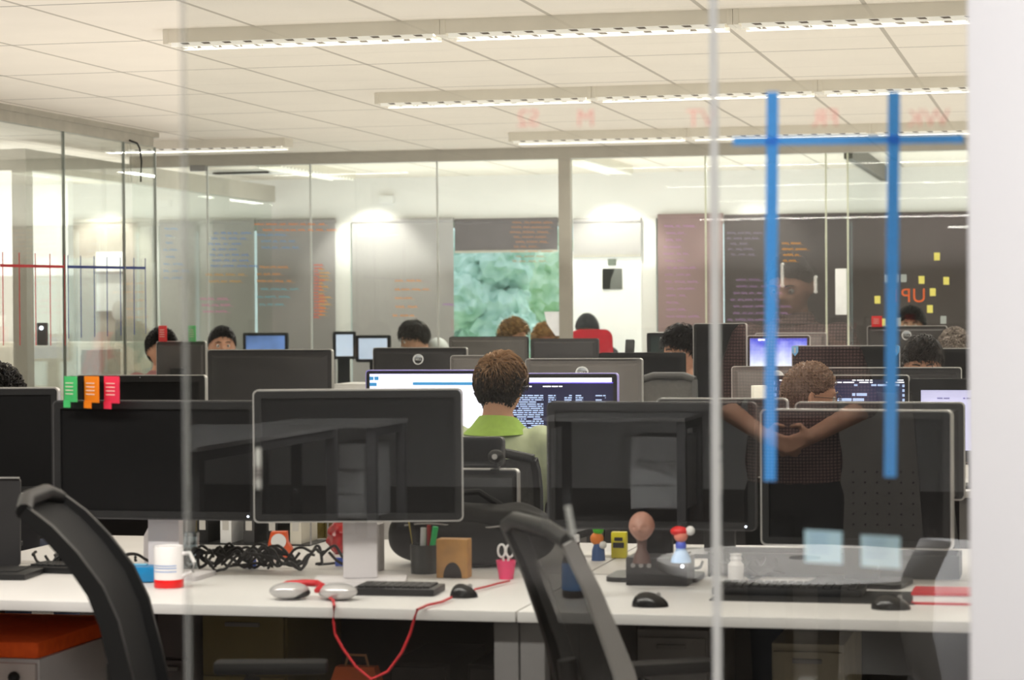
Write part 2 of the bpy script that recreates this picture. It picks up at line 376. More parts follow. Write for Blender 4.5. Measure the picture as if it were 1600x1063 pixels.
tape_x('tape_grid', M('red_tape', (196, 14, 32), .6), 'red tape calendar grid on the left glass wall', (4, 30, 55, 78, 101), (394, 398), (540, 540), (0, 415, 102, 417))
tape_x('tape_grid', M('navy_tape', (14, 44, 128), .6), 'thin navy blue tape calendar grid on the left glass wall', (106, 126, 147, 167, 188, 209, 227), (399, 404), (529, 522), (105, 417, 227, 419))
# blue tape on the near glass
BT = translucent('blue_tape', (84, 170, 255)); tb = thing('tape_grid', 'broad bright blue tape grid on the near glass', 'tape')
def tp(a, b, w, Y=GY+.0065):
    a, b = Vector(a), Vector(b); n = Vector((-(b-a).z, 0, (b-a).x)).normalized()*w/2
    return MB().loft([[a-n, a+n], [b-n, b+n]], cyc=False)
for px0, y0, px1, y1 in ((1207, 143, 1203, 752), (1397, 143, 1391, 746)):
    ob('vertical_strip', tp(at(px0, y0, GY+.0065), at(px1, y1, GY+.0065), .0165), BT, tb)
ob('horizontal_strip', tp(at(1145, 221, GY+.0075), at(1506, 217, GY+.0075), .0115), BT, tb)
# pale blue sticky notes on the near glass
for px0, px1, y0, y1, lab in ((1257, 1316, 828, 880, 'pale blue sticky note on the near glass, the one nearer the joint between panes'), (1345, 1407, 836, 887, 'pale blue sticky note on the near glass, the one nearer the white wall')):
    a, b = at(px0, y0, GY+.007), at(px1, y1, GY+.007); w = b.x-a.x; h = a.z-b.z
    t = thing('sticky_note', lab, 'sticky note', ((a.x+b.x)/2, GY+.0055, b.z), group=None)
    g = MB(); g.loft([[(-w/2+w*k/6, .001+.004*(1-j/4)**2*0+.003*((j-4)/4)**2, h*j/4-.002*k/6) for k in range(7)] for j in range(5)], cyc=False)
    ob('paper', g, translucent('blue_paper', (190, 222, 240)), t)
    s = MB()
    for k in range(4):
        z = h*(.85-.17*k); s.loft([[(-w*.38+random.uniform(0, .003), -.0005, z), (-w*.38, -.0005, z+.0012)], [(w*random.uniform(.0, .3), -.0005, z-.001), (w*.2, -.0005, z+.0002)]], cyc=False)
    ob('ink', s, M('blue_ink', (110, 150, 205), .8), t)
# faint red letters on the near glass (mirrored, written on the far side)
fr = M('faint_red_ink', (255, 130, 130), .9, emit=.5)  # emission put into the ink lifts the faint letters
frm = faint(fr, .32)
for txt, px, wl in (('S2', 825, 'left'), ('M', 915, 'middle'), ('VT', 1095, 'r'), ('FR', 1290, 'r'), ('WK', 1450, 'r')):
    me = text_mesh(txt, .034, .0003, True); o = ob('marker_letters', me, frm); o.location = at(px, 186, GY+.007)
    tag(o, {825: 'faint pink letters on the near glass under the first ceiling light row, nearest the left', 915: 'single faint pink letter on the near glass beside the leftmost pink letters', 1095: 'faint pink letters on the near glass straddling the joint between panes', 1290: 'faint pink letters on the near glass between the two blue tape uprights', 1450: 'faint pink letters on the near glass nearest the white wall'}[px], 'lettering')
# handwriting on the far glass
def scribble(px0, px1, py0, py1, rows, col, label, Y=FY-.01, amp=2.0, fill=.75, seed=0, vert=False, th=.007, alpha=.8):
    rnd = random.Random(seed); dy = (py1-py0)/rows; mt = faint(M('ink_%d_%d_%d' % col, col, .8, emit=.22), min(1, alpha+.15)); root = thing('handwriting', label, 'handwriting', at((px0+px1)/2, py1, Y), 0, 'marker handwriting on the far glass'); O = Vector(root.location)  # slight glow put into the ink so the writing stands out
    for r in range(rows):
        g = MB(); y = py0+dy*(r+.5); x = px0+rnd.uniform(0, (px1-px0)*.15); xe = px0+(px1-px0)*rnd.uniform(.5, 1)
        pts = []
        while x < xe:
            wl = rnd.uniform(6, 18); n = int(wl/1.3)+2
            for k in range(n): pts.append((x+wl*k/n, y+(amp if k % 2 else -amp)*rnd.uniform(.4, 1), th))
            gp = rnd.uniform(2, 6); pts += [(x+wl, y+amp*.9, th*.22), (x+wl+gp*.9, y+amp*.9, th*.22)]; x += wl+gp
        g.loft([[at(u, v_, Y)-O-Vector((0, 0, h_/2)), at(u, v_, Y)-O+Vector((h_*.4, 0, h_/2))] for u, v_, h_ in pts], cyc=False)
        ob('text_line', g, mt, root, smooth=False)
scribble(395, 520, 346, 364, 2, (225, 130, 50), 'orange handwriting along the top of the far glass beside the white pier', seed=1)
scribble(325, 390, 360, 420, 7, (95, 140, 205), 'block of blue handwriting on the far glass above the dark haired man', seed=2)
scribble(400, 460, 362, 392, 3, (95, 150, 205), 'short blue handwriting on the far glass below the orange heading', seed=21)
scribble(318, 400, 424, 445, 2, (215, 160, 70), 'amber handwriting line on the far glass below the blue block', seed=3)
scribble(310, 372, 462, 492, 3, (210, 120, 170), 'pink handwriting on the far glass just above the dark haired man', seed=4)
scribble(400, 456, 412, 445, 3, (225, 150, 70), 'amber handwriting on the far glass in the middle of the grey blind', seed=5)
scribble(400, 460, 446, 482, 3, (100, 180, 200), 'turquoise handwriting on the far glass in the middle of the grey blind', seed=6)
scribble(490, 497, 412, 498, 18, (232, 90, 60), 'column of red orange characters on the far glass', seed=7, fill=1, amp=1.8)
scribble(498, 506, 418, 495, 14, (232, 170, 60), 'column of amber characters on the far glass', seed=8, amp=1.6)
scribble(255, 285, 352, 440, 8, (120, 160, 205), 'pale blue handwriting on the far glass beside the meeting room corner', seed=9, alpha=.5)
scribble(612, 668, 432, 500, 5, (235, 150, 45), 'orange handwriting on the far glass above the man in the hooded top', seed=10)
scribble(690, 712, 470, 482, 1, (170, 120, 200), 'short violet scribble on the far glass left of the trees', seed=11)
scribble(795, 868, 344, 412, 9, (210, 150, 100), 'tan handwriting on the far glass over the dark half raised blind', seed=12, alpha=.5)
scribble(1036, 1082, 348, 500, 14, (176, 130, 190), 'long column of violet handwriting on the mauve blind side of the far glass', seed=13, alpha=.7)
scribble(1135, 1185, 360, 402, 5, (150, 140, 165), 'grey violet handwriting on the far glass left of the blue tape, upper block', seed=14, alpha=.7)
scribble(1135, 1240, 432, 505, 7, (165, 130, 180), 'violet handwriting on the far glass behind the first blue tape, lower block', seed=15, alpha=.6)
scribble(1220, 1250, 376, 412, 4, (215, 150, 60), 'small amber list on the far glass right of the first blue tape', seed=16, alpha=.9)
UM = M('orange_marker', (226, 106, 52), .7, emit=.1)
for txt, px in (('U', 1436), ('P', 1416), ('E', 1395)):
    me = text_mesh(txt, .135, .001, True); o = ob('marker_letter', me, UM); o.location = at(px, 463, FY-.012)
    tag(o, 'orange mirrored letter %s on the far glass among the yellow notes' % txt, 'lettering')
yn = M('yellow_note', (236, 226, 120), .8, emit=.12); gn = M('grey_note', (176, 184, 182), .8)
for px, py, mt, lab in ((1464, 401, yn, 'highest yellow note on the far glass'), (1440, 437.5, yn, 'yellow note on the far glass just above the orange letter U'), (1478.5, 439, yn, 'yellow note on the far glass closest to the white wall'), (1457.5, 456.7, yn, 'yellow note on the far glass immediately right of the letter U'), (1371, 468.6, yn, 'yellow note on the far glass above the small red card'), (1453, 483, yn, 'lowest yellow note on the far glass below the letter U'), (1380, 504, yn, 'yellow note on the far glass directly beside the small red card'), (1387, 435.6, gn, 'grey note on the far glass, first in the row of three greys'), (1399.5, 435, gn, 'grey note on the far glass behind the second blue tape'), (1412, 435, gn, 'grey note on the far glass, last in the row of three greys'), (1403, 502.6, gn, 'pale grey note on the far glass low behind the second blue tape'), (1474, 500, gn, 'pale grey note standing at the top corner of the logo monitor near the white wall')):
    a, b = at(px-4.6, py-6, FY-.012), at(px+4.6, py+6, FY-.012); w = b.x-a.x; h = a.z-b.z
    o = ob('sticky_note', MB().loft([[(-w/2+w*k/4, -.004*(1-j/4), h*j/4) for k in range(5)] for j in range(5)], cyc=False), mt); o.location = ((a.x+b.x)/2, FY-.0125, b.z)
    tag(o, lab, 'sticky note')
# ------------------------------------------------------------------ ceiling lights
TUBE = M('lamp_tube', (255, 250, 238), .4, emit=2.6, var=.01); HOUS = M('lamp_housing', (226, 220, 206), .5, var=.03); LOUV = M('lamp_louvre', (250, 248, 240), .35, .0, emit=.25, var=.03)
def ceiling_light(x0, x1, y, label, grp, along_y=False, wd=.16):
    L_ = x1-x0; t = thing('ceiling_light', label, 'ceiling light', ((x0+x1)/2, y, RH-.055), PI/2 if along_y else 0, grp)
    ob('housing', MB().bx(-L_/2, L_/2, -wd/2, wd/2, .012, .055).bx(-L_/2, L_/2, -wd/2, -wd/2+.008, 0, .012).bx(-L_/2, L_/2, wd/2-.008, wd/2, 0, .012), HOUS, t)
    for s in (-1, 1):
        ob('tube', MB().cone((-L_/2+.05, s*.04, .004), (L_/2-.05, s*.04, .004), .008, seg=8), TUBE, t)
    lv = MB(); n = int(L_/.045)
    for yy in (-wd/2+.012, wd/2-.012): lv.bx(-L_/2+.03, L_/2-.03, yy-.004, yy+.004, -.017, .002)
    for k in range(1, n): lv.box((-L_/2+L_*k/n, 0, -.004), (.003, wd-.04, .010))
    ob('louvre', lv, LOUV, t, smooth=False)
    sl = MB(); n = int(L_/.085)
    for yy in (-wd/2+.0075, wd/2-.0165):
        for k in range(1, n):
            x = -L_/2+L_*k/n; sl.loft([[(x-.022, yy, -.002), (x+.014, yy, -.002), (x+.022, yy, -.009), (x-.006, yy, -.009)], [(x-.022, yy+.001, -.002), (x+.014, yy+.001, -.002), (x+.022, yy+.001, -.009), (x-.006, yy+.001, -.009)]])
    ob('louvre_slots', sl, M('louvre_shade', (120, 112, 104), .6), t, smooth=False)
    for s in (-1, 1): ob('end_cap', MB().bx(s*(L_/2-.02), s*(L_/2+.002), -wd/2-.003, wd/2+.003, -.006, .055, .003), HOUS, t)
    return t
def lamp(x, y, L_, e, along_y=False, z=RH-.068, wd=.10, col=(1, .955, .88), name='ceiling_or_fill_light'):
    l = bpy.data.lights.new(name, 'AREA'); l.shape = 'RECTANGLE'; l.size = L_; l.size_y = wd; l.energy = e; l.color = col
    o = bpy.data.objects.new(name, l); COL.objects.link(o); o.location = (x, y, z); o.rotation_euler = (0, 0, PI/2 if along_y else 0); return o
rows = ((9.33, -3.64, ('first of the nearest ceiling light row', 'second of the nearest ceiling light row', 'third of the nearest ceiling light row, towards the white wall')),
        (12.32, -3.63, ('first of the middle ceiling light row', 'second of the middle ceiling light row', 'third of the middle ceiling light row, behind the first blue tape')),
        (15.3, -3.61, ('first of the deepest ceiling light row', 'second of the deepest ceiling light row', 'third of the deepest ceiling light row')))
for y, x0, labs in rows:
    for k in range(3):
        ceiling_light(x0+1.17*k, x0+1.17*k+1.165, y, 'long louvred fluorescent light, '+labs[k], 'ceiling lights over the desks')
    ceiling_light(x0+3.51, x0+3.51+1.165, y, 'louvred fluorescent light mostly behind the white wall, %s ceiling row' % {9: 'nearest', 12: 'middle', 15: 'deepest'}[int(y)], 'ceiling lights over the desks')
ceiling_light(-6.3+.03, -5.13, 15.28, 'lone louvred fluorescent light beside the meeting room corner', 'ceiling lights over the desks')
for px0, py0, px1, py1, lab in ((455, 270, 605, 285, 'bright fluorescent strip in the far room, left of the mullion'), (900, 252, 1000, 276, 'bright fluorescent strip in the far room, right of the mullion')):
    a, b = onz(px0, py0, RH-.05), onz(px1, py1, RH-.05)
    ceiling_light(0, 1.9, 18.3, lab, None, True, .2).location = (min(a.x, b.x)*.5+max(a.x, b.x)*.5, 18.15, RH-.055)
for y, x0, _ in rows:
    lamp(x0+2.34, y, 4.6, 44)
lamp(-2.4, 4.5, 4.2, 95)  # added fill for the nearest desks and their front edge, no fixture
lamp(-5.7, 15.28, 1.1, 12)
lamp(-4.4, 18.3, 1.8, 26, True); lamp(-2.2, 18.3, 1.8, 26, True); lamp(-8, 17.0, 1.8, 26, True); lamp(-8, 11.5, 1.8, 22, True); lamp(.6, 18.3, 1.8, 12, True)
def add_ceiling_fill(x0, x1, y0, y1, per, z=1.75, col=(1, .955, .885)):  # unseen upward light added to brighten the ceiling, no fixture
    l = bpy.data.lights.new('added_ceiling_fill', 'AREA'); l.shape = 'RECTANGLE'; l.size = x1-x0; l.size_y = y1-y0; l.energy = per*(x1-x0)*(y1-y0); l.color = col
    o = bpy.data.objects.new('added_ceiling_fill', l); COL.objects.link(o); o.location = ((x0+x1)/2, (y0+y1)/2, z); o.rotation_euler = (PI, 0, 0)
add_ceiling_fill(-5.5, 1.5, 5.0, 16.5, 2.45)
add_ceiling_fill(-6.6, 2.8, 17.0, 19.8, 6.2, col=(1, .985, .96))
add_ceiling_fill(-10.2, -7.0, 8.0, 19.6, 5.2, col=(1, .985, .96))
# air vent in the far room's ceiling
v = thing('ceiling_vent', 'slim white ceiling vent with a dark slot in the far room', 'vent', onz(390, 266, RH)+Vector((0, 0, -.03)))
ob('frame', MB().bx(-.35, .35, -.1, .1, 0, .03, .004), WHITE, v); ob('slot', MB().bx(-.28, .2, -.105, -.02, -.002, .012), BLACKM, v)
sd = onz(605, 310, 2.35)
tag(ob('wall_box', MB().bx(at(594, 300, BY).x, at(616, 300, BY).x, BY-.05, BY, zy(605, 318), zy(605, 306), .004), WHITE), 'small white box high on the far white wall', 'wall box')
# downlights washing the far wall
for px in (170, 585, 960, 1180):
    s = bpy.data.lights.new('downlight_or_fill', 'SPOT'); s.energy = 60 if px < 1100 else 25; s.spot_size = 1.5; s.spot_blend = .5; s.color = (1, .95, .86); s.shadow_soft_size = .05
    o = bpy.data.objects.new('downlight_or_fill', s); COL.objects.link(o); o.location = (X(px), BY-.45, RH-.05); o.rotation_euler = (math.radians(22), 0, 0)
# ------------------------------------------------------------------ desks
DZ = .73
LEGG = M('desk_leg_grey', (128, 126, 126), .5, .1, var=.05)
def desk(x0, x1, y0, y1, label, group, z=DZ, panel=(1, .35)):
    cx, cy = (x0+x1)/2, (y0+y1)/2; t = thing('desk', label, 'desk', (cx, cy, 0), 0, group); w, d = (x1-x0)-.004, (y1-y0)-.004
    ob('desktop', MB().bx(-w/2, w/2, -d/2, d/2, z-.026, z, .004), DESKW, t)
    for sx in (-1, 1):
        for sy in (-1, 1):
            ob('leg', MB().bx(sx*(w/2-.03)-.03, sx*(w/2-.03)+.03, sy*(d/2-.06)-.03, sy*(d/2-.06)+.03, 0, z-.026, .004), LEGG, t)
        ob('crossbar', MB().bx(sx*(w/2-.03)-.02, sx*(w/2-.03)+.02, -d/2+.09, d/2-.09, z-.08, z-.028), LEGG, t)
    if panel: yp = panel[0]*(d/2-.04); ob('modesty_panel', MB().bx(-w/2+.06, w/2-.06, yp-.01, yp+.01, panel[1], z-.03), M('panel_dark', (70, 68, 70), .7), t)
    return t
D1 = 'nearest row of white desks'
desk(-3.1, -1.3, 5.52, 6.34, 'nearest white desk, the one carrying the red and white mug', D1, panel=(1, .6))
desk(-1.3, .3, 5.52, 6.34, 'nearest white desk on the side of the white wall, with the toy figures', D1, panel=(1, .6))
desk(-3.1, -1.3, 6.35, 7.2, 'white desk backing on to the nearest mug desk', 'white desks facing away from the glass', panel=(1, .2))
desk(-1.3, .3, 6.35, 7.2, 'white desk backing on to the nearest toy figure desk', 'white desks facing away from the glass', panel=(1, .2))
for i, (x0, nm) in enumerate(((-5.2, 'at the far left edge of the room'), (-3.6, 'in front of the man in the green polo'), (-2.0, 'in front of the man with rimless glasses'), (-.4, 'hidden behind the white wall end'))):
    desk(x0, x0+1.6, 9.45, 10.25, 'white desk of the middle row '+nm, 'middle row of white desks')
    desk(x0, x0+1.6, 10.26, 11.06, 'white desk backing on to the one '+nm, 'middle row of white desks', panel=(-1, .35))
for x0, nm in ((-2.4, 'under the portrait monitor'), (-.8, 'beside the dark haired man')):
    desk(x0, x0+1.6, 11.7, 12.4, 'white desk of the third row '+nm, 'third row of white desks', panel=(-1, .35))
for x0, nm in ((-4.95, 'beside the left glass wall'), (-3.35, 'under the wide grey matte monitor'), (-1.75, 'under the blue sky screen'), (-.15, 'behind the white wall end')):
    desk(x0, x0+1.6, 13.0, 13.9, 'white desk of the fourth row '+nm, 'fourth row of white desks', panel=(0, .5))
desk(-2.2, -.6, 15.1, 15.9, 'white desk close to the far glass under the monitor with the red card', 'desks by the far glass', panel=None)
for x0, nm in ((-5.5, 'with two pale screens'), (-3.85, 'by the window with trees'), (-2.2, 'by the red chair')):
    desk(x0, x0+1.6, 16.85, 17.4, 'white desk in the far room '+nm, 'far room desks', panel=None)
# ------------------------------------------------------------------ monitors
def screen_mat(name, c, e=1.0, var=.05): return M(name, c, .4, emit=e, var=var, scale=5)
S_WHITE = screen_mat('screen_white', (238, 236, 255), 1.15, .02); S_NAVY = screen_mat('screen_navy', (26, 26, 58), .9, .15); S_LILAC = screen_mat('screen_lilac', (206, 204, 240), .9, .04)
S_PALE = screen_mat('screen_pale', (206, 216, 240), .85, .04); S_DARKG = screen_mat('screen_dark_green', (34, 44, 42), .5, .2); S_CODE = screen_mat('screen_slate', (44, 48, 74), .8, .2)
S_SKY = two_tone('screen_sky', (226, 236, 255), (70, 84, 205), 'Z', (6.5, -2.45, 14., .8), .4, .85)
T_LIGHT = M('text_light_blue', (176, 196, 236), .5, emit=.9); T_WHITE = M('text_white', (245, 245, 255), .5, emit=1.3); T_VIO = M('violet_glow', (104, 84, 226), .5, emit=1.1); T_BLUE = M('text_blue', (60, 140, 196), .5, emit=.8)
def monitor(xl, xr, yt, Y, label, facing='front', yaw=0., h=None, rim=SILVER, face=None, back=None, screen=None, group=None, logo=False, stand=True, led=False, asp=.605, deskz=DZ, yb=None, webcam=False, groove=False, bez=.018, portrait=False, sb=None):
    a, b = at(xl, yt, Y), at(xr, yt, Y); w = (b.x-a.x)/max(.3, math.cos(yaw)); c = (a+b)/2
    if yb: h = c.z-at((xl+xr)/2, yb, Y).z
    h = h or w*asp; face = face or BEZEL; back = back or MBACK
    t = thing('monitor', label, 'monitor', (c.x, Y, deskz), yaw+(0 if facing == 'front' else PI), group)
    cz = c.z-deskz-h/2
    ob('rim', MB().rrect(w, h, .014, .03, Matrix.Translation((0, .006, cz)), hole=.004), rim, t)
    ob('bezel', MB().rrect(w-.009, h-.009, .012, .026, Matrix.Translation((0, .003, cz)), hole=bez), face, t)
    s = ob('screen', MB().bx(-w/2+bez, w/2-bez, -.004, .004, cz-h/2+bez, cz+h/2-bez), screen or SCRN, t)
    bk = MB().rrect(w-.009, h-.009, .014, .008, Matrix.Translation((0, .019, cz)))
    bk.loft([[(x*w*k, y, cz+z*h*k) for x, z in ((-.5, -.5), (.5, -.5), (.5, .46), (-.5, .46))] for k, y in ((.93, .022), (.86, .04), (.5, .055))])
    ob('back_cover', bk, back, t)
    if groove: ob('vent_groove', MB().bx(-w*.45, w*.45, .021, .026, cz+h*.475, cz+h*.482), BLACKM, t)
    if logo:
        zc = cz+h*.30; q = rotz(PI)
        g = MB(); n = 28; rr = .03
        g.loft([[(r*math.cos(2*PI*k/n), y, zc+r*math.sin(2*PI*k/n)) for k in range(n)] for r, y in ((rr, .046), (rr, .0595), (rr-.0055, .0595), (rr-.0055, .046))])
        ob('logo_ring', g, M('logo_silver', (232, 232, 230), .35, emit=.15), t)
        me = text_mesh('DELL', .0185, .002); me.transform(Matrix.Translation((0, .0585, zc)) @ q)
        ob('logo_letters', me, M('logo_silver', (232, 232, 230), .35), t)
    if stand:
        zb = cz-h*.25
        ob('stand_neck', MB().bx(-.045, .045, .05, .085, .012, zb+.05, .008), sb or BLACK, t)
        ob('stand_base', MB().rrect(.24, .19, .03, .012, Matrix.Translation((0, .06, .006)) @ rotx(PI/2)), sb or BLACK, t)
    if led: ob('power_led', MB().sph((w/2-.028, -.011, cz-h/2+.012), .0028, sub=2), LED, t)
    if webcam: ob('camera_lens', MB().sph((0, -.012, cz+h/2-.011), .003, sub=2), M('lens_grey', (120, 120, 122), .3), t)
    t['_w'] = w; t['_h'] = h; t['_cz'] = cz
    del t['_w'], t['_h'], t['_cz']
    return t, w, h, cz
def rowtext(mon, u0, u1, v0, v1, rows, mat, seed=0, fill=.8, th=.55, name='screen_text', gap=(.0, .0)):
    t, w, h, cz = mon; rnd = random.Random(seed); g = MB(); dz = (v1-v0)/rows
    for r in range(rows):
        z = cz+h/2-(v0+dz*(r+.5))*h; x = u0
        while x < u1:
            l = rnd.uniform(.015, .08)*(1 if gap == (0, 0) else 1.4); x2 = min(x+l, u1)
            if rnd.random() < fill: g.bx(-w/2+x*w, -w/2+x2*w, -.0052, -.0046, z-dz*h*th/2, z+dz*h*th/2)
            x = x2+.008
    return ob(name, g, mat, t, smooth=False)
def scr_rect(mon, u0, u1, v0, v1, mat, name='screen_bar', y=-.0050):
    t, w, h, cz = mon; return ob(name, MB().bx(-w/2+u0*w, -w/2+u1*w, y-.0006, -.0042, cz+h/2-v1*h, cz+h/2-v0*h), mat, t)
# nearest row, screens off, facing the glass
MW = M('white_stand', (214, 210, 212), .5, var=.03)
m2 = monitor(84, 404, 626, 6.02, 'near dark screen with three coloured cards on its top edge', yb=812, led=True, rim=DGREY, sb=MW)
m3 = monitor(408, 713, 608, 5.98, 'near dark screen between the mug and the pen cup, tilted with a silver edge', yb=816, yaw=math.radians(14), rim=SILVER, sb=MW)
m4 = monitor(855, 1182, 628, 6.2, 'near dark screen above the toy figures', yb=828, led=True, rim=DGREY)
m5 = monitor(1186, 1489, 640, 6.16, 'near dark screen closest to the white wall, behind the sticky notes', yb=856, yaw=math.radians(-8), rim=SILVER)
# left corner pair
m1 = monitor(-170, 82, 606, 6.7, 'dark monitor cut by the photo edge below the curly haired head', yb=772, rim=SILVER, yaw=math.radians(10))
# monitors on the opposite desk of the nearest row (backs just visible over the top)
monitor(1027, 1232, 622, 6.95, 'dark monitor peeking over the near screen above the toy figures', 'back', rim=SILVER, back=DGREY, asp=.6)
monitor(1243, 1508, 628, 6.95, 'dark monitor peeking over the near screen closest to the white wall', 'back', rim=SILVER, back=DGREY, asp=.58)
# middle row
ma = monitor(120, 322, 586, 9.75, 'black screen with a webcam dot just behind the coloured cards', screen=SCRN, webcam=True, bez=.026)
mb_ = monitor(326, 521, 546, 10.75, 'large dark monitor back left of the pale screens', 'back', groove=True, back=M('back_charcoal', (48, 47, 48), .5))
mc = monitor(572, 772, 578, 9.75, 'bright white screen with a blue bar beside the green polo man', screen=S_WHITE, bez=.012, rim=M('rim_violet_glow', (176, 166, 236), .35, emit=.1))  # violet rim paints the bloom around the bright screen
scr_rect(mc, .01, .99, .006, .05, T_VIO, 'violet_glow_bar'); scr_rect(mc, .37, .97, .155, .19, T_BLUE, 'blue_bar')  # violet bar paints the same bloom along the top
rowtext(mc, .03, .1, .07, .22, 2, T_BLUE, 3)
md = monitor(772, 966, 583, 9.75, 'dark code screen with a bright bar beside the green polo man', screen=S_NAVY, bez=.015, rim=M('rim_violet_glow', (176, 166, 236), .35))
scr_rect(md, .04, .95, .04, .12, T_WHITE, 'bright_bar'); scr_rect(md, .02, .97, .025, .04, T_VIO, 'violet_edge'); scr_rect(md, .02, .97, .12, .135, T_VIO, 'violet_edge')
rowtext(md, .2, .62, .16, .19, 1, T_WHITE, 4, .5); rowtext(md, .12, .30, .2, .23, 1, T_WHITE, 5, .9)
rowtext(md, .12, .40, .28, .95, 24, T_LIGHT, 6, .93); rowtext(md, .44, .50, .28, .95, 24, T_LIGHT, 7, .9); rowtext(md, .57, .63, .28, .42, 5, T_LIGHT, 8); rowtext(md, .66, .72, .28, .42, 5, T_LIGHT, 9); rowtext(md, .82, .90, .28, .42, 5, T_LIGHT, 10)
monitor(584, 731, 543, 13.2, 'dark monitor back with a round silver logo, left of the green polo man', 'back', logo=True, groove=True, back=M('back_charcoal', (48, 47, 48), .5))
monitor(705, 808, 555, 10.95, 'grey monitor back directly behind the green polo man', 'back', back=MBACKL, asp=.62)
monitor(822, 1005, 560, 10.72, 'silver monitor back with a round logo, right of the green polo man', 'back', logo=True, groove=True, back=MBACKL)
monitor(936, 1071, 551, 11.75, 'jet black monitor behind the silver logo monitor', 'front', back=BLACK, rim=BEZEL, asp=.75, stand=True, deskz=DZ)
mh = monitor(1200, 1421, 586, 9.6, 'dark code screen with a silver rim in front of the man with rimless glasses', screen=S_CODE, bez=.014)
rowtext(mh, .03, .97, .05, .1, 2, T_WHITE, 11, .5); rowtext(mh, .30, .95, .10, .14, 1, T_LIGHT, 12, .6); rowtext(mh, .02, .06, .06, .9, 12, T_LIGHT, 13, 1); rowtext(mh, .3, .75, .2, .5, 5, T_LIGHT, 14, .5); rowtext(mh, .95, .975, .1, .6, 9, T_LIGHT, 15, .9)
mi = monitor(1421, 1640, 592, 9.6, 'pale lilac document screen beside the white wall', screen=S_LILAC, bez=.04, rim=BEZEL)
rowtext(mi, .2, .95, .22, .25, 1, M('text_grey', (150, 146, 190), .5, emit=.4), 16, .6); rowtext(mi, .25, .4, .3, .8, 12, M('text_grey', (150, 146, 190), .5, emit=.4), 17, .4)
monitor(1144, 1285, 572, 10.68, 'grey logo monitor back behind the white paper cube', 'back', yaw=math.radians(8), logo=True, back=MBACKL, groove=True)
monitor(1291, 1503, 574, 10.75, 'curved dark monitor back in front of the dark haired man', 'back', groove=True, back=M('back_charcoal', (48, 47, 48), .5))
# third row
mj = monitor(246, 323, 533, 13.4, 'grey monitor with red and green cards perched on top', 'back', asp=.9, back=MBACK)
monitor(703, 826, 526, 13.6, 'wide grey matte monitor back below the brown curly head', 'back', back=M('back_warm_grey', (98, 95, 92), .6), rim=BEZEL)
monitor(830, 936, 529, 13.2, 'dark grey monitor right of the wide grey matte one', 'back', back=M('back_dim', (66, 65, 66), .6), rim=DGREY)
ml = monitor(1010, 1068, 519, 13.2, 'small dark screen with green text, left of the portrait monitor', screen=S_DARKG, asp=.8, rim=M('rim_white', (225, 225, 222), .4))
rowtext(ml, .08, .35, .06, .1, 1, M('text_green', (90, 200, 150), .5, emit=.8), 18, .9)
mp = monitor(1083, 1167, 505, 11.9, 'tall dark monitor turned to portrait', 'front', yb=640, bez=.014)
mk = monitor(1167, 1266, 524, 13.15, 'screen showing a blue sky wallpaper', screen=S_SKY, bez=.012, asp=.75)
rowtext(mk, .18, .38, .06, .13, 1, T_WHITE, 19, .95)
monitor(1180, 1292, 520, 13.6, 'grey monitor back just behind the blue sky wallpaper screen', 'back', back=MBACKL)
mq = monitor(1237, 1406, 540, 11.95, 'dark screen with two small blue clips at its top corners', screen=SCRN, bez=.012)
for s, nm in ((-1, 'blue clip shaped like a shield at the first top corner of the dark screen'), (1, 'blue clip shaped like a shield at the second top corner of the dark screen')):
    c = thing('clip', nm, 'clip', (mq[0].location.x+s*(mq[1]/2-.018), mq[0].location.y-.013, DZ+mq[3]+mq[2]/2-.052))
    ob('shield', MB().loft([[(x, y, z) for x, z in ((-.016, .05), (.016, .05), (.016, .02), (0, 0), (-.016, .02))] for y in (-.006, 0)]), M('clip_blue', (120, 186, 236), .5, emit=.15), c)
    ob('mark', MB().bx(-.003, .003, -.0075, -.0055, .015, .042), WHITE, c)
monitor(1355, 1480, 509, 15.3, 'monitor back with a round logo and a red card on top', 'back', logo=True, back=MBACK, groove=True)
mr = monitor(1438, 1484, 521, 15.6, 'sliver of a bright blue screen beside the head near the white wall', screen=S_PALE, asp=.7)
monitor(1469, 1560, 544, 12.1, 'dark monitor top edge beneath the head near the white wall', 'front')
# far room screens
monitor(522, 554, 518, 16.93, 'narrow pale blue screen in the far room beside the white pier', screen=S_PALE, asp=1.2, yaw=.4, rim=DGREY)
monitor(556, 610, 524, 17.15, 'wider pale blue screen in the far room', screen=S_PALE, asp=.75, rim=BEZEL)
monitor(380, 450, 520, 17.2, 'blue lit screen in the far room right of the dark haired man', screen=screen_mat('screen_blue_stripes', (110, 140, 205), .6, .4), rim=BEZEL, asp=.6)
# ------------------------------------------------------------------ folded cards on top of monitors
def card(px, py0, py1, Y, wpx, mat, label, side, mon=None, tabpx=0, dark=None):
    a = at(px, py1, Y); s = 1.3*abs(at(px+wpx, py1, Y).x-at(px, py1, Y).x); h = at(px, py0, Y).z-a.z
    t = thing('folded_card', label, 'card', a, rotz_ := math.radians(-30))
    ob('front_panel', MB().bx(-s*.1, s*.85, -.004, 0, 0, h, .001), mat, t)
    ob('side_panel', MB().box((-s*.1, s*.3, h/2), (.004, s*.62, h), rotz(.15)), dark or mat, t)
    g = MB()
    for k in range(4): g.bx(s*.05, s*.6, -.0055, -.0035, h*(.3+.14*k), h*(.3+.14*k)+h*.03)
    ob('print', g, M('card_print', (245, 225, 215), .7), t)
    if tabpx: 
        z = a.z-at(px, py1+tabpx, Y).z; ob('tab', MB().bx(-s*.1, s*.35, -.006, -.002, -z, .003), mat, t)
    return t
GD = M('green_dark', (30, 60, 48), .6); OD = M('orange_dark', (110, 66, 20), .6); RD = M('red_dark', (150, 20, 24), .6)
yc = 5.985
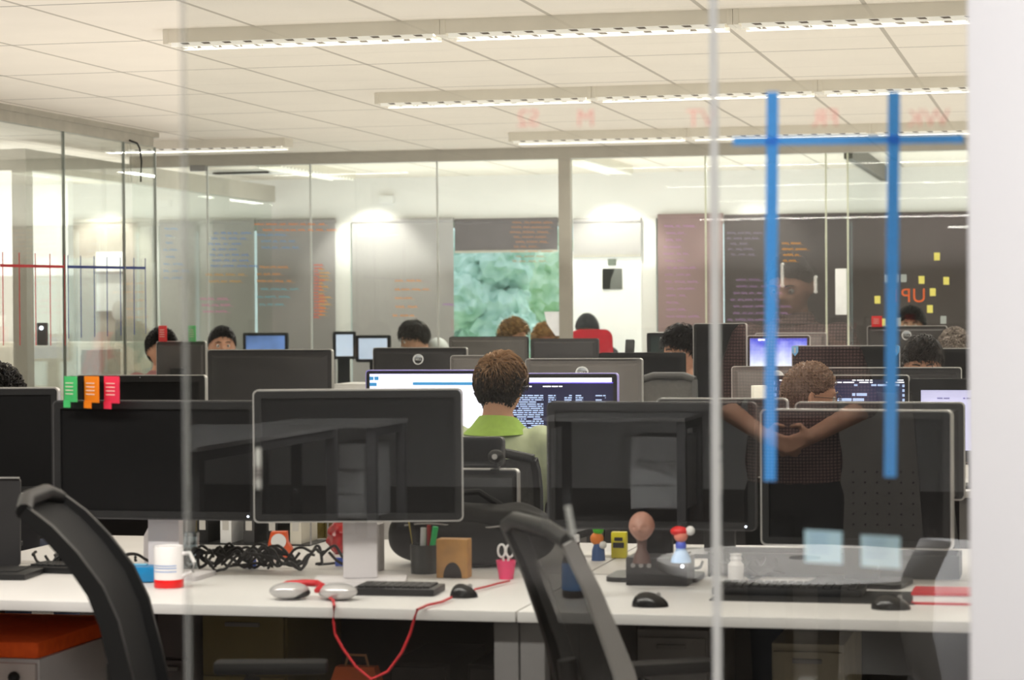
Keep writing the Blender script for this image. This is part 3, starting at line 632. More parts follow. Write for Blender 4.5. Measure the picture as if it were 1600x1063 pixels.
card(104, 588, 628, yc, 24, GREEN, 'green folded card on the near dark screen', 0, tabpx=9, dark=GD)
card(136, 588, 629, yc, 27, ORANGE, 'orange folded card between the green and the red one on the near dark screen', 0, tabpx=9, dark=OD)
card(167, 588, 630, yc, 28, M('pink_red_card', (236, 52, 84), .5), 'pinkish red folded card, last of three on the near dark screen', 0, tabpx=9, dark=RD)
card(250, 509, 534, 13.36, 15, RED, 'red folded card on the grey monitor near the glass meeting room', 0)
card(296, 509, 534, 13.36, 14, M('light_green_card', (104, 205, 130), .5), 'light green folded card on the grey monitor near the glass meeting room', 0)
card(1364, 494, 511, 15.24, 16, RED, 'red folded card on the logo monitor below the yellow notes', 0)
tag(ob('paper_cube', MB().box((at(1189, 618, 10.3)), (.075, .06, .085), rotz(.35), .006), M('paper_cube_white', (248, 244, 232), .7, emit=.1)), 'white paper cube before the grey logo monitor', 'paper cube')
# ------------------------------------------------------------------ people
def remesh(mb, vox, it=4, name='body'):
    me = mb.mesh(name, True); o = bpy.data.objects.new('tmp', me); COL.objects.link(o)
    r = o.modifiers.new('r', 'REMESH'); r.mode = 'VOXEL'; r.voxel_size = vox; r.use_smooth_shade = True
    s = o.modifiers.new('s', 'SMOOTH'); s.iterations = it; s.factor = .5
    bpy.context.view_layer.update()
    out = bpy.data.meshes.new_from_object(o.evaluated_get(bpy.context.evaluated_depsgraph_get())); bpy.data.objects.remove(o)
    out.shade_smooth(); return out
def head_point(p):
    x, y, z = p; X_, Y_, Z_ = .0775*x, .097*y, .117*z
    if z < 0:
        k = -z; X_ *= 1-.30*k**1.5; Y_ *= (1-.5*k) if y > 0 else (1-.08*k)
    if y < 0:
        fr = min(1, -y*1.6); Y_ *= .96
        g = math.exp(-(x/.15)**2-((z+.17)/(.20 if z > -.17 else .10))**2); Y_ -= .026*g*fr
        Y_ -= .006*fr*math.exp(-((z-.17)/.09)**2)*math.exp(-(x/.6)**2)
        for s in (-1, 1): Y_ += .012*fr*math.exp(-((x-s*.42)/.18)**2-((z-.02)/.11)**2)
        m = math.exp(-(x/.30)**2); Y_ -= .006*fr*m*math.exp(-((z+.50)/.05)**2)+.006*fr*m*math.exp(-((z+.63)/.05)**2)
        Y_ += .006*fr*m*math.exp(-((z+.565)/.022)**2); Y_ -= .011*fr*m*math.exp(-((z+.88)/.13)**2)
    return Vector((X_, Y_, Z_))
def head_mb(mb, mat):
    t = bmesh.new(); bmesh.ops.create_icosphere(t, subdivisions=5, radius=1)
    for v in t.verts: v.co = head_point(v.co)
    mb.add(t, mat)
    for s in (-1, 1):
        mb.sph((0, 0, 0), 1, sub=3, rot=None) if False else None
        e = bmesh.new(); bmesh.ops.create_icosphere(e, subdivisions=3, radius=1)
        for v in e.verts:
            c = v.co; k = .55 if (c.x*s > .2 and (c.y**2+c.z**2) < .45) else 1
            v.co = Vector((c.x*.010*k, c.y*.019, c.z*.032*(1 if c.z > 0 else .9)))
        mb.add(e, mat @ Matrix.Translation((s*.079, .014, -.008)) @ rotz(-s*.45) @ rotx(-.15))
def hairline(p, style):
    y = p.y
    fr, sd, bk = style.get('line', (.52, .12, -.52))
    return sd+(fr-sd)*max(0, -y)**1.2 if y < 0 else sd+(bk-sd)*min(1, y*1.5)
def hair_mesh(style, seed=0):
    rnd = random.Random(seed); mb = MB(); t = bmesh.new(); bmesh.ops.create_icosphere(t, subdivisions=5, radius=1); vol = style.get('vol', .012)
    dele = []
    for v in t.verts:
        p = v.co.copy(); d = p.z-hairline(p, style); b = head_point(p); n = Vector((p.x/.08, p.y/.1, p.z/.12)).normalized()
        k = max(0, min(1, d/.18)); nz = noise.noise(p*5+Vector((seed, 0, 0)))*.35+noise.noise(p*13+Vector((seed, 3, 0)))*.22
        v.co = b+n*(vol*k*(1+nz)-(.004 if d < 0 else -.002))
        if d < -.12: dele.append(v)
    bmesh.ops.delete(t, geom=dele, context='VERTS'); mb.add(t)
    L_ = style.get('len', .03); wh = Vector((.12, .55, .83)).normalized()
    for i in range(style.get('n', 900)):
        while True:
            p = Vector((rnd.gauss(0, 1), rnd.gauss(0, 1), rnd.gauss(0, 1))).normalized()
            if p.z > hairline(p, style)+rnd.uniform(-.02, .06): break
        b = head_point(p); n = Vector((p.x/.08, p.y/.1, p.z/.12)).normalized()
        dr = (p-wh*p.dot(wh)); dr = dr.normalized() if dr.length > .3 else Vector((rnd.gauss(0, 1), rnd.gauss(0, 1), .2)).normalized()
        if style.get('curl'): dr = dr+Vector((rnd.gauss(0, 1), rnd.gauss(0, 1), rnd.gauss(0, 1)))*style['curl']
        dr = dr+Vector((rnd.gauss(0, .25), rnd.gauss(0, .25), rnd.gauss(0, .2)-.15)); dr = (dr-n*dr.dot(n)); dr.normalize()
        l = L_*rnd.uniform(.5, 1.4)*max(.3, min(1, .45+.75*(p.z+.2))); b = b+n*(vol*.75); side = n.cross(dr)*style.get('w', .003)
        lift = style.get('lift', .25)
        p1 = b+dr*l*.5+n*l*lift; p2 = b+dr*l+n*l*(lift*.9-.12)
        q = [mb.bm.verts.new(c) for c in (b-side, b+side, p1+side*.8, p1-side*.8, p2, b+n*.003, p1+n*.004)]
        f_ = mb.bm.faces
        f_.new((q[0], q[5], q[6], q[3])); f_.new((q[5], q[1], q[2], q[6])); f_.new((q[3], q[6], q[4])); f_.new((q[6], q[2], q[4])); f_.new((q[0], q[3], q[2], q[1])); f_.new((q[3], q[4], q[2]))
    return mb.mesh('hair', True)
def hand(mb, w, d, up, side, curl=.5):   # wrist, finger direction, back-of-hand normal, thumb side
    w = Vector(w); d = Vector(d).normalized(); up = Vector(up).normalized(); th_ = Vector(side).normalized()
    for k in range(4):
        off = th_*(.027-.018*k); base = w+d*.075+off; ln = (.074, .082, .076, .06)[k]
        mb.cap(w+d*.012+off*.6, base, .013, .0095)
        a = d; p = base
        for j, fr in enumerate((.45, .32, .23)):
            a = (a-up*(curl*(.55+.3*j))).normalized(); q = p+a*ln*fr; mb.cap(p, q, .0088-.0006*j, .0082-.0006*j); p = q
    p = w+d*.02+th_*.026; a = (d*.6+th_*.8).normalized(); q = p+a*.035; mb.cap(p, q, .013, .0105); a = (d+th_*.2-up*.3*curl).normalized(); mb.cap(q, q+a*.03, .010, .0085)
def ellr(z, w, d, y=0, n=28): return [(w*math.cos(2*PI*k/n), y+d*math.sin(2*PI*k/n), z) for k in range(n)]
def torso(mb, o=0., zlo=.44, neck=True):
    prof = [(zlo+.01, .15, .10, .02), (.50, .172, .122, .01), (.60, .158, .115, 0), (.72, .158, .118, -.005), (.84, .178, .122, 0), (.93, .185, .112, .005), (.98, .150, .085, .012), (1.02, .075, .06, .016)]
    if neck: prof += [(1.06, .056, .056, .014), (1.12, .052, .055, .005)]
    else: prof += [(1.035, .066, .062, .016)]
    mb.loft([ellr(z, w+o, d+o, y) for z, w, d, y in prof])
PC = {}
HZ = 1.155
SIT = dict(el=.235, wr=((.15, -.34, .765)))
def headmat(hy, hp, hx=0., z=HZ): return Matrix.Translation((hx, -.005, z-.05)) @ rotz(hy) @ rotx(hp) @ Matrix.Translation((0, -.01, .05))
def seated_meshes(hy, hp):
    k = (hy, hp)
    if k in PC: return PC[k]
    b = MB(); torso(b); b.cap((0, .015, 1.0), (0, .01, 1.09), .056, .054); head_mb(b, headmat(hy, hp))
    sh, tr = MB(), MB(); torso(sh, .012, .47, False); tr.loft([ellr(z, w, d, .012) for z, w, d in ((.44, .15, .1), (.465, .178, .13), (.52, .184, .135), (.56, .172, .126))])
    shoe = []
    for s in (-1, 1):
        S, E, W = Vector((s*.165, .01, .955)), Vector((s*.235, -.07, .73)), Vector((s*.14, -.30, .766))
        b.cap(S, E, .05, .04); b.cap(E, W, .04, .027); hand(b, W, (-s*.15, -1, 0), (0, 0, 1), (-s, 0, 0), .35)
        sh.cap(S, S+(E-S)*.8, .066, .058); sh.sph(S, .068, sub=3)
        b.cap((s*.09, 0, .53), (s*.11, -.43, .54), .085, .06); b.cap((s*.11, -.43, .54), (s*.11, -.40, .09), .056, .036)
        tr.cap((s*.09, 0, .53), (s*.11, -.43, .54), .095, .07); tr.cap((s*.11, -.43, .54), (s*.11, -.40, .12), .068, .052)
        b.cap((s*.11, -.40, .05), (s*.115, -.56, .035), .035, .03)
        x = MB(); x.cap((s*.11, -.375, .05), (s*.115, -.56, .045), .045, .042).sph((s*.114, -.50, .04), .045, (1.05, 1.6, .8)); shoe.append(remesh(x, .012, 3, 'shoe'))
    PC[k] = (remesh(b, .007, 3, 'body'), remesh(sh, .010, 5, 'shirt'), remesh(tr, .014, 4, 'trousers'), shoe); return PC[k]
EYEW = M('eye_white', (235, 232, 228), .3); PUP = M('pupil', (34, 26, 22), .3)
def add_head_parts(t, hm, hair, hmat, seed, glasses=False, stub=False, beard=None):
    me = hair_mesh(hair, seed); me.transform(hm); ob('hair', me, hmat, t)
    for s in (-1, 1):
        e = ob('eye', MB().sph((0, 0, 0), .0115, sub=3), EYEW, t); me = e.data; me.transform(hm @ Matrix.Translation((s*.0315, -.0755, .003)))
        p = MB().sph((0, -.0075, 0), .0058, sub=2); pm = ob('pupil', p, PUP, e); pm.data.transform(hm @ Matrix.Translation((s*.0315, -.0755, .003)))
        eb = MB().tube([(s*.014, -.0945, .0245), (s*.032, -.091, .029), (s*.050, -.078, .0235)], [.0028, .0034, .0018], 6); em = ob('eyebrow', eb, hmat, t); em.data.transform(hm)
    if glasses:
        g = thing_part('glasses', t); fm = M('glasses_frame', (70, 66, 66), .3, .4)
        fr_ = MB()
        for s in (-1, 1):
            fr_.tube([(s*.033+.024*math.cos(a), -.1, .002+.017*math.sin(a)) for a in [2*PI*k/16 for k in range(17)]], .0013, 6)
            fr_.tube([(s*.057, -.098, .005), (s*.076, -.05, .006), (s*.084, .012, .004)], .0014, 6)
        fr_.tube([(-.009, -.101, .006), (0, -.104, .009), (.009, -.101, .006)], .0013, 6)
        o = ob('glasses', fr_, fm, t); o.data.transform(hm)
def thing_part(n, t): return None
def person(pxy, Y, label, shirt, hair, hmat, hy=0., hp=0., rz=0., seed=1, glasses=False, trm=None, fixz=None, collar=None, lean=None, skin=None):
    p = at(*pxy, Y); top = p.z; s = (top)/(HZ+.117+hair.get('vol', .012)) if fixz is None else fixz
    t = thing('person', label, 'person', (p.x, Y, 0), rz); t.scale = (s, s, s)
    body, sh, tr, shoes = seated_meshes(hy, hp)
    ob('body', body.copy(), skin or SKIN, t); ob('shirt', sh.copy(), shirt, t); ob('trousers', tr.copy(), trm or M('jeans', (50, 58, 80), .9, var=.2, scale=40), t)
    for x in shoes: ob('shoe', x.copy(), M('shoe_dark', (40, 36, 34), .7), t)
    add_head_parts(t, headmat(hy, hp), hair, hmat, seed, glasses)
    if collar:
        g = MB(); n = 36
        def rg(r, z, tilt, dy): return [(r*math.cos(2*PI*k/n), .014+dy+(r*1.0)*math.sin(2*PI*k/n), z+tilt*math.sin(2*PI*k/n)) for k in range(n)]
        g.loft([rg(.128, .992, -.006, .0), rg(.100, 1.014, .002, .0), rg(.071, 1.048, .012, -.004), rg(.064, 1.047, .012, -.004), rg(.066, 1.01, .006, 0)], ends=False)
        c = ob('collar', g, collar, [x for x in t.children if x.name.startswith('shirt')][0])
    return t
def hair_mat(name, dark, light, k=(9., -10.5), amp=1.1):
    m = bpy.data.materials.new(name); m.use_nodes = True; nt = m.node_tree; N = nt.nodes; L = nt.links; b_ = N['Principled BSDF']
    tc = N.new('ShaderNodeTexCoord'); sp = N.new('ShaderNodeSeparateXYZ'); L.new(tc.outputs['Object'], sp.inputs[0])
    ge = N.new('ShaderNodeNewGeometry'); no = N.new('ShaderNodeTexNoise'); no.inputs['Scale'].default_value = 90; L.new(tc.outputs['Object'], no.inputs['Vector'])
    t = math_node(nt, 'MULTIPLY_ADD', sp.outputs['Z'], k[0], k[1])
    t = math_node(nt, 'ADD', t, math_node(nt, 'MULTIPLY_ADD', ge.outputs['Random Per Island'], amp, -amp/2)); t = math_node(nt, 'ADD', t, math_node(nt, 'MULTIPLY_ADD', no.outputs['Fac'], .6, -.3))
    cr = N.new('ShaderNodeValToRGB'); cr.color_ramp.elements[0].color = lin(dark)+(1,); cr.color_ramp.elements[1].color = lin(light)+(1,)
    L.new(t, cr.inputs['Fac']); L.new(cr.outputs['Color'], b_.inputs['Base Color']); b_.inputs['Roughness'].default_value = .55; return m
H_BROWN = hair_mat('hair_brown', (28, 21, 18), (176, 140, 106), (11., -12.9)); H_DARK = hair_mat('hair_dark', (16, 14, 14), (74, 66, 62), (0, .3)); H_CROP = hair_mat('hair_cropped', (84, 66, 54), (186, 158, 134), (4., -4.3), 1.)
H_GING = hair_mat('hair_ginger_brown', (70, 48, 28), (190, 148, 92), (0, .5)); H_GREY = hair_mat('hair_ash', (80, 70, 64), (160, 148, 138), (0, .5)); H_BLK = M('hair_black', (20, 18, 18), .35, var=.5, scale=40)
SH_GREEN = M('green_polo_collar', (168, 204, 92), .85, var=.08, scale=40); SH_STRIPE = M('pale_green_polo', (206, 218, 180), .85, var=.06, scale=30)
messy = dict(len=.044, n=2400, vol=.006, lift=.36, w=.0030, line=(.5, .12, -.92)); crop = dict(len=.012, n=1400, vol=.006, lift=.5, w=.0016, line=(.56, .10, -.58)); slick = dict(len=.05, n=1300, vol=.013, lift=.16, w=.003, line=(.45, .05, -.5))
curly = dict(len=.035, n=1300, vol=.02, lift=.55, w=.004, curl=1.0, line=(.45, .05, -.55))
GP = person((779, 555), 8.62, 'man with messy brown hair in a green collared polo, seen from behind', SH_STRIPE, messy, H_BROWN, .0, .12, PI-.1, 3, collar=SH_GREEN)
person((1256, 566), 8.3, 'man with cropped hair and rimless glasses turned to the code screen', M('brown_shirt', (92, 76, 72), .9, var=.15), crop, H_CROP, -.78, .12, PI-.35, 5, glasses=True)
person((-8, 573), 8.2, 'person with dark curly hair at the photo edge, only the crown showing', M('black_shirt', (36, 36, 40), .9), curly, H_BLK, .2, .1, PI, 6)
person((1441, 523), 11.42, 'dark haired man facing the glass with only his forehead showing over a monitor', M('grey_shirt', (98, 100, 108), .9), slick, H_DARK, .1, .30, 0, 7)
person((1072, 511), 12.6, 'dark haired man in profile hidden behind the portrait monitor', M('blue_shirt', (70, 84, 120), .9), messy, H_BLK, math.radians(-58), .15, 0, 8)
person((347, 511), 15.3, 'dark haired man looking over monitors on the grey blind side', M('navy_shirt', (44, 50, 70), .9), dict(messy, len=.025, line=(.62, .15, -.5)), H_BLK, math.radians(25), .0, 0, 9)
person((252, 516), 14.35, 'person mostly hidden behind the red card on the grey monitor', M('rose_shirt', (160, 110, 110), .9), messy, H_BLK, .6, 0, 0, 10)
HOOD = M('pale_grey_hoodie', (205, 206, 206), .9, var=.06)
p4 = person((655, 499), 17.72, 'man with glasses in a pale grey hooded top bending to his desk', HOOD, slick, H_DARK, math.radians(-15), .35, math.radians(-58), 11, glasses=True)
ob('hood', MB().sph((0, .135, 1.06), .1, (1.5, .75, .95), 3), HOOD, [x for x in p4.children if x.name.startswith('shirt')][0])
person((801, 499), 17.95, 'person with curly brown hair against the trees, turned aside', M('sand_shirt', (170, 150, 130), .9), curly, H_GING, math.radians(70), .0, 0, 12)
person((851, 506), 18.98, 'person with ginger brown hair beside the mullion', M('olive_shirt', (120, 116, 90), .9), curly, H_GING, 0.3, .1, 0, 13)
person((1491, 513), 12.62, 'person with ash brown hair beside the white wall, seen from behind', M('dark_shirt', (50, 50, 56), .9), dict(messy, len=.022), H_GREY, .0, .1, PI, 14)
person((1424, 482), 18.6, 'dim dark haired person far behind the far glass under the letter P', M('dark_shirt', (50, 50, 56), .9), messy, H_BLK, 0, 0, 0, 15)
person((919, 489), 19.8, 'person with a grey head behind the red chair in the far room', M('dark_shirt', (50, 50, 56), .9), dict(messy, len=.02), M('hair_slate', (70, 72, 76), .6, var=.3), 0, .4, 0, 16)
# ------------------------------------------------------------------ office chairs
MESHF = M('chair_mesh', (15, 15, 16), .85, var=.25, scale=120); FRAME = M('chair_frame_black', (15, 15, 16), .5, var=.1)
def office_chair(label, loc, rz, frame=FRAME, fabric=MESHF, group=None, prof=None, seatz=.425, bw=.44, arms=True, rail=None):
    t = thing('office_chair', label, 'office chair', loc, rz, group)
    prof = prof or [(.215, .53), (.235, .62), (.25, .72), (.275, .82), (.315, .92), (.345, .99)]
    ob('seat', MB().rrect(.48, .46, .08, .07, Matrix.Translation((0, 0, seatz-.035)) @ rotx(PI/2)), fabric, t)
    for sx in (-1, 1):
        rings = []
        for i, (y, z) in enumerate(prof):
            k = i/(len(prof)-1); d = Vector((0, prof[min(i+1, len(prof)-1)][0]-prof[max(i-1, 0)][0], prof[min(i+1, len(prof)-1)][1]-prof[max(i-1, 0)][1])).normalized(); nrm = Vector((0, d.z, -d.y))
            th_ = .05*(1-.45*k); x0 = sx*(bw/2-.018*k); c = Vector((x0, y, z))
            rings.append([c+nrm*th_/2+Vector((-.012, 0, 0)), c+nrm*th_/2+Vector((.012, 0, 0)), c-nrm*th_/2+Vector((.012, 0, 0)), c-nrm*th_/2+Vector((-.012, 0, 0))])
        ob('side_rail', MB().loft(rings), rail if (rail and sx < 0) else frame, t)
    g = MB()
    g.tube([(-bw/2+.018, prof[-1][0], prof[-1][1]), (-bw/4, prof[-1][0]+.012, prof[-1][1]+.02), (bw/4, prof[-1][0]+.012, prof[-1][1]+.02), (bw/2-.018, prof[-1][0], prof[-1][1])], .018, 10)
    ob('top_rail', g, frame, t); g = MB()
    g.tube([(-bw/2, prof[0][0], prof[0][1]), (0, prof[0][0]+.02, prof[0][1]-.02), (bw/2, prof[0][0], prof[0][1])], .018, 10)
    ob('lower_rail', g, frame, t)
    ob('back_mesh', MB().loft([[(-bw/2+.01+(bw-.02)*k/10, y+.025*math.sin(PI*k/10), z) for k in range(11)] for y, z in prof], cyc=False), fabric, t)
    ob('back_spine', MB().tube([(0, .04, seatz-.06), (0, .24, seatz-.05), (0, prof[0][0]+.05, prof[0][1]), (0, prof[2][0]+.05, prof[2][1])], [.03, .032, .028, .02], 10), frame, t)
    if arms:
        for sx in (-1, 1):
            ob('armrest', MB().tube([(sx*.25, .06, seatz-.03), (sx*.29, .05, seatz+.08), (sx*.29, .0, seatz+.18)], .017, 8).box((sx*.29, -.04, seatz+.2), (.07, .26, .03), None, .012), frame, t)
    ob('gas_column', MB().cone((0, 0, .1), (0, 0, seatz-.07), .028, .022), GREYM, t)
    for k in range(5):
        a = 2*PI*k/5; c, s = math.cos(a), math.sin(a)
        leg = ob('base_leg', MB().tube([(0, 0, .12), (c*.15, s*.15, .105), (c*.3, s*.3, .075)], [.03, .024, .016], 8), frame, t)
        ob('caster', MB().cone((c*.3-s*.022, s*.3+c*.022, .03), (c*.3+s*.022, s*.3-c*.022, .03), .03, seg=14), BLACK, leg)
    return t
pr1 = [(.20, .50), (.205, .60), (.22, .68), (.245, .79), (.275, .86), (.325, .93), (.375, .985), (.425, 1.025)]
# near chair 1: profile, back leaning to the photo's left
def place_by(px, py, Y, rz, loc):   # base so that local point loc falls on the pixel at depth Y
    p = at(px, py, Y); v_ = rotz(rz) @ Vector((loc[0], loc[1], 0)); return (p.x-v_.x, p.y-v_.y, 0)
a1 = math.radians(103); office_chair('black office chair in profile before the mug desk, tall back leaning away', place_by(66, 782, 4.86, a1, (0, .425, 0)), a1, prof=pr1, bw=.42)
a2 = math.radians(121); office_chair('black mesh office chair with a light grey side frame before the toy figure desk', place_by(838, 824, 4.95, a2, (0, .35, 0)), a2, rail=M('chair_frame_grey', (170, 168, 166), .45, .1, var=.05), fabric=faint(M('chair_mesh_near', (16, 16, 17), .9, var=.2, scale=120), .86), prof=[(.20, .50), (.21, .60), (.235, .70), (.265, .78), (.30, .87), (.35, .97)], bw=.44)
office_chair('grey mesh office chair of the man in the green polo', (GP.location.x, 8.62, 0), PI-.1, prof=[(.2, .52), (.22, .62), (.215, .72), (.205, .80), (.215, .87), (.235, .91)], fabric=M('chair_mesh_grey', (70, 70, 70), .9, var=.2, scale=90), bw=.46)
q = at(1256, 700, 8.3); office_chair('dark office chair of the man with rimless glasses', (q.x, 8.3, 0), PI-.35, prof=[(.2, .52), (.22, .62), (.215, .72), (.205, .82), (.215, .9)])
q = at(395, 985, 7.75); office_chair('olive office chair standing in for a reflection below the mug desk', (q.x, 7.75, 0), PI+.5, frame=M('olive_plastic', (110, 96, 46), .6, var=.15), fabric=M('olive_fabric', (132, 116, 62), .9, var=.15, scale=60), arms=True)  # real chair put here to imitate a reflection in the near glass
q = at(1420, 985, 7.7); office_chair('dark padded office chair showing below the toy figure desk', (q.x, 7.62, 0), PI-.2, fabric=M('brown_fabric', (62, 46, 38), .9, var=.2, scale=60))
q = at(1035, 600, 11.4); office_chair('grey rounded chair back beside the silver logo monitor', (q.x, 11.3, 0), 0, fabric=M('chair_mesh_pale', (112, 110, 108), .9, var=.15, scale=90), frame=M('chair_frame_mid', (90, 90, 90), .5), prof=[(.2, .52), (.22, .7), (.24, .9), (.26, 1.1)], bw=.3)
# red chairs in the far room
rc = thing('high_back_chair', 'red high backed chair in the far room before the white board', 'chair', (at(941, 520, 18.36).x, 18.36, 0), math.radians(30))
RC = M('red_upholstery', (206, 40, 58), .8, var=.1, scale=30)
ob('seat', MB().rrect(.5, .46, .1, .09, Matrix.Translation((0, 0, .44)) @ rotx(PI/2)), RC, rc)
ob('backrest', MB().rrect(.34, .74, .07, .05, Matrix.Translation((0, .24, .92)) @ rotx(-.1)), RC, rc)
for sx in (-1, 1):
    for sy in (-1, 1): ob('leg', MB().cone((sx*.2, sy*.18, 0), (sx*.17, sy*.15, .41), .014, .018, 10), GREYM, rc)
rp = thing('high_back_chair', 'red chair with a pointed back leaning beside the red high backed one', 'chair', (at(918, 520, 17.75).x, 17.75, 0), math.radians(75))
ob('backrest', MB().loft([[(x, .2+.12*k+y, .45+.7*k) for x, y in ((-w, -.02), (w, -.02), (w, .02), (-w, .02))] for k, w in ((0, .16), (.5, .17), (.85, .13), (1, .05))]), RC, rp)
ob('seat', MB().rrect(.42, .42, .1, .08, Matrix.Translation((0, 0, .44)) @ rotx(PI/2)), RC, rp)
for sx in (-1, 1):
    for sy in (-1, 1): ob('leg', MB().cone((sx*.17, sy*.16, 0), (sx*.15, sy*.14, .41), .014, .018, 10), GREYM, rp)
tag(ob('phone', MB().box(at(984, 545, 13.2)+Vector((0, 0, -.0)), (.05, .03, .1), rotx(-.3), .006), BLACK), 'black desk phone handset below the white board', 'phone').location = (0, 0, 0)
def leaf_paper(px, py0, py1, Y, wpx, label):
    a = at(px, py1, Y); b = at(px+wpx, py0, Y); w = b.x-a.x; h = b.z-a.z
    o = ob('paper_stand', MB().loft([[(-w*.2, 0, h), (w*.9, .01, h)], [(0, -.005, h*.5), (w*.95, .005, h*.5)], [(w*.6, -.01, 0), (w, 0, 0)]], cyc=False), M('paper_bright', (245, 246, 248), .7, emit=.2)); o.location = a; tag(o, label, 'paper')
leaf_paper(855, 487, 525, FY-.03, 22, 'white slanted sheet standing in front of the mullion')
# ------------------------------------------------------------------ things on the nearest desks
def D(px, py, z=DZ): return onz(px, py, z)
def ppm(p): return (Vector(p)-CAM).dot(F)/f       # metres per pixel at p
# mug
p = D(264, 919); s = ppm(p); t = thing('mug', 'white mug with a broad red band and pale blue print', 'mug', p)
r = 23*s; h = 66*s
ob('cup_body', MB().lathe([(.001, 0), (r*.93, 0), (r*.96, .004), (r, h*.3), (r, h-.002), (r-.0015, h), (r-.004, h-.003), (r-.005, .008), (.001, .007)], 32), M('mug_white', (240, 238, 238), .25, var=.02), t)
ob('red_band', MB().lathe([(r*.965, .002), (r*1.006, .004), (r*1.006, h*.21), (r*1.0, h*.215)], 32), M('mug_red', (226, 20, 22), .3), t)
ob('handle', MB().tube([(r-.003, .0, h*.82), (r+.02, 0, h*.84), (r+.032, 0, h*.62), (r+.028, 0, h*.4), (r-.003, 0, h*.28)], .0055, 10), M('mug_white', (240, 238, 238), .25), t)
pr_ = MB()
for k, z in enumerate((.48, .54, .40)):
    pr_.loft([[((r+.0007)*math.sin(a), -(r+.0007)*math.cos(a), h*z+j*h*.025) for a in [-.9+1.8*i/12 for i in range(13)]] for j in (0, 1)], cyc=False)
ob('print', pr_, M('mug_print', (150, 176, 220), .4), t)
# blue box
p = D(208, 911); t = thing('tissue_packet', 'bright blue packet lying behind the red and white mug', 'packet', p, .1)
ob('wrap', MB().box((0, .03, .022), (.12, .07, .043), None, .014), M('packet_blue', (22, 130, 188), .35, var=.15), t); ob('flap', MB().box((0, .03, .0455), (.06, .02, .003), None, .001), M('packet_pale', (120, 190, 220), .5), t)
# headphones
p = D(490, 938); t = thing('headphones', 'headphones with round silver cups and a red headband', 'headphones', p, .12); s = ppm(p)
HS = M('headphone_silver', (206, 204, 204), .25, .35, var=.05); HR = M('headphone_red', (206, 24, 36), .4)
for sx, ang in ((-1, .35), (1, -.2)):
    c = ob('ear_cup', MB().sph((sx*.062, -.005*sx, .0225), .05, (1, .72, .42), 3, rotz(ang)), HS, t)
    ob('ear_cushion', MB().sph((sx*.056, .012, .017), .046, (1, .72, .36), 3), BLACK, c)
ob('headband', MB().tube([(-.085, .02, .03), (-.075, .045, .034), (-.035, .055, .036), (0, .045, .036), (.02, .01, .034), (.012, -.02, .026), (.03, -.01, .03)], [.008, .009, .009, .009, .008, .007, .006], 10), HR, t)
# hanging red cable
pts = [(498, 925, .7415), (521, 938, .7375), (522, 948, .737)]
P_ = [D(a, b, c) for a, b, c in pts]; P_ += [at(a, b, 5.50) for a, b in ((521, 972), (524, 992), (536, 1014), (556, 1042), (580, 1062), (606, 1050), (628, 1020), (641, 990), (648, 966))]
P_ += [D(652, 953, .737), D(668, 946, .737), D(690, 941, .737), D(705, 934, .738)]
cu = MB().tube(P_, .0034, 8); tag(ob('cable', cu, M('red_cable', (206, 44, 52), .5)), 'thin red cable drooping over the edge of the mug desk', 'cable')
P_ = [D(742, 921, .737), D(760, 917, .737), D(778, 912, .737), D(796, 908, .737)]
tag(ob('cable', MB().tube(P_, .0028, 8), M('red_cable', (206, 44, 52), .5)), 'short red cable between the black mouse and the pink cup', 'cable')
def mouse(px, py, wpx, label, rz=.3):
    p = D(px, py); s = ppm(p); w = wpx*s; t = thing('computer_mouse', label, 'mouse', p, rz)
    b = bmesh.new(); bmesh.ops.create_icosphere(b, subdivisions=4, radius=1)
    for v in b.verts:
        x, y, z = v.co; v.co = (x*w*.5, y*w*.36, max(0, z)*.034*(1-.25*x))
    m = MB(); m.add(b); ob('shell', m, M('mouse_black', (24, 24, 25), .25), t)
    ob('wheel', MB().cone((w*.22, -.004, .028), (w*.22, .004, .028), .006, seg=12), GREYM, t)
mouse(725, 934, 44, 'small black mouse between the keyboard and the pink cup')
mouse(1016, 948, 58, 'larger black mouse on the desk edge before the toy figures', .1)
mouse(1392, 952, 62, 'dark mouse lying below the sticky notes', 0)
def keyboard(px, py, wpx, dep, label, rz=0., mat=None):
    p = D(px, py); w = wpx*ppm(p); t = thing('keyboard', label, 'keyboard', p, rz)
    ob('case', MB().box((0, dep/2, .009), (w, dep, .018), rotx(.0), .005), mat or BLACK, t)
    g = MB(); nx = int(w/.021)
    for r_ in range(5):
        for k in range(nx): g.box((-w/2+.014+(w-.028)*(k+.5)/nx, .016+(dep-.032)*(r_+.5)/5, .0205), (.0155, (dep-.032)/5-.005, .006))
    ob('keys', g, M('keys_black', (34, 34, 35), .5), t, smooth=False)
keyboard(612, 932, 135, .14, 'black keyboard between the headphones and the black mouse', .05)
q0, q1 = D(1108, 939), D(1432, 939); t = thing('added_dark_sheet', 'wide black sheet added to darken the desk beneath the keyboard', 'desk pad', ((q0.x+q1.x)/2, q0.y, DZ)); w = q1.x-q0.x  # dark sheet added so the mirrored table rim shows against it
ob('pad', MB().bx(-w/2, w/2, 0, 6.06-q0.y, 0, .003, .001), BLACKM, t); ob('stitched_edge', MB().bx(-w/2, w/2, .004, .006, .003, .0036), DGREY, t)
keyboard(1228, 934, 235, .15, 'wide black keyboard on the added black sheet below the sticky notes')
t = bpy.data.objects['keyboard.001']; t.location.z += .003
keyboard(85, 897, 110, .13, 'black keyboard at the photo edge beside the dark laptop', -.05)
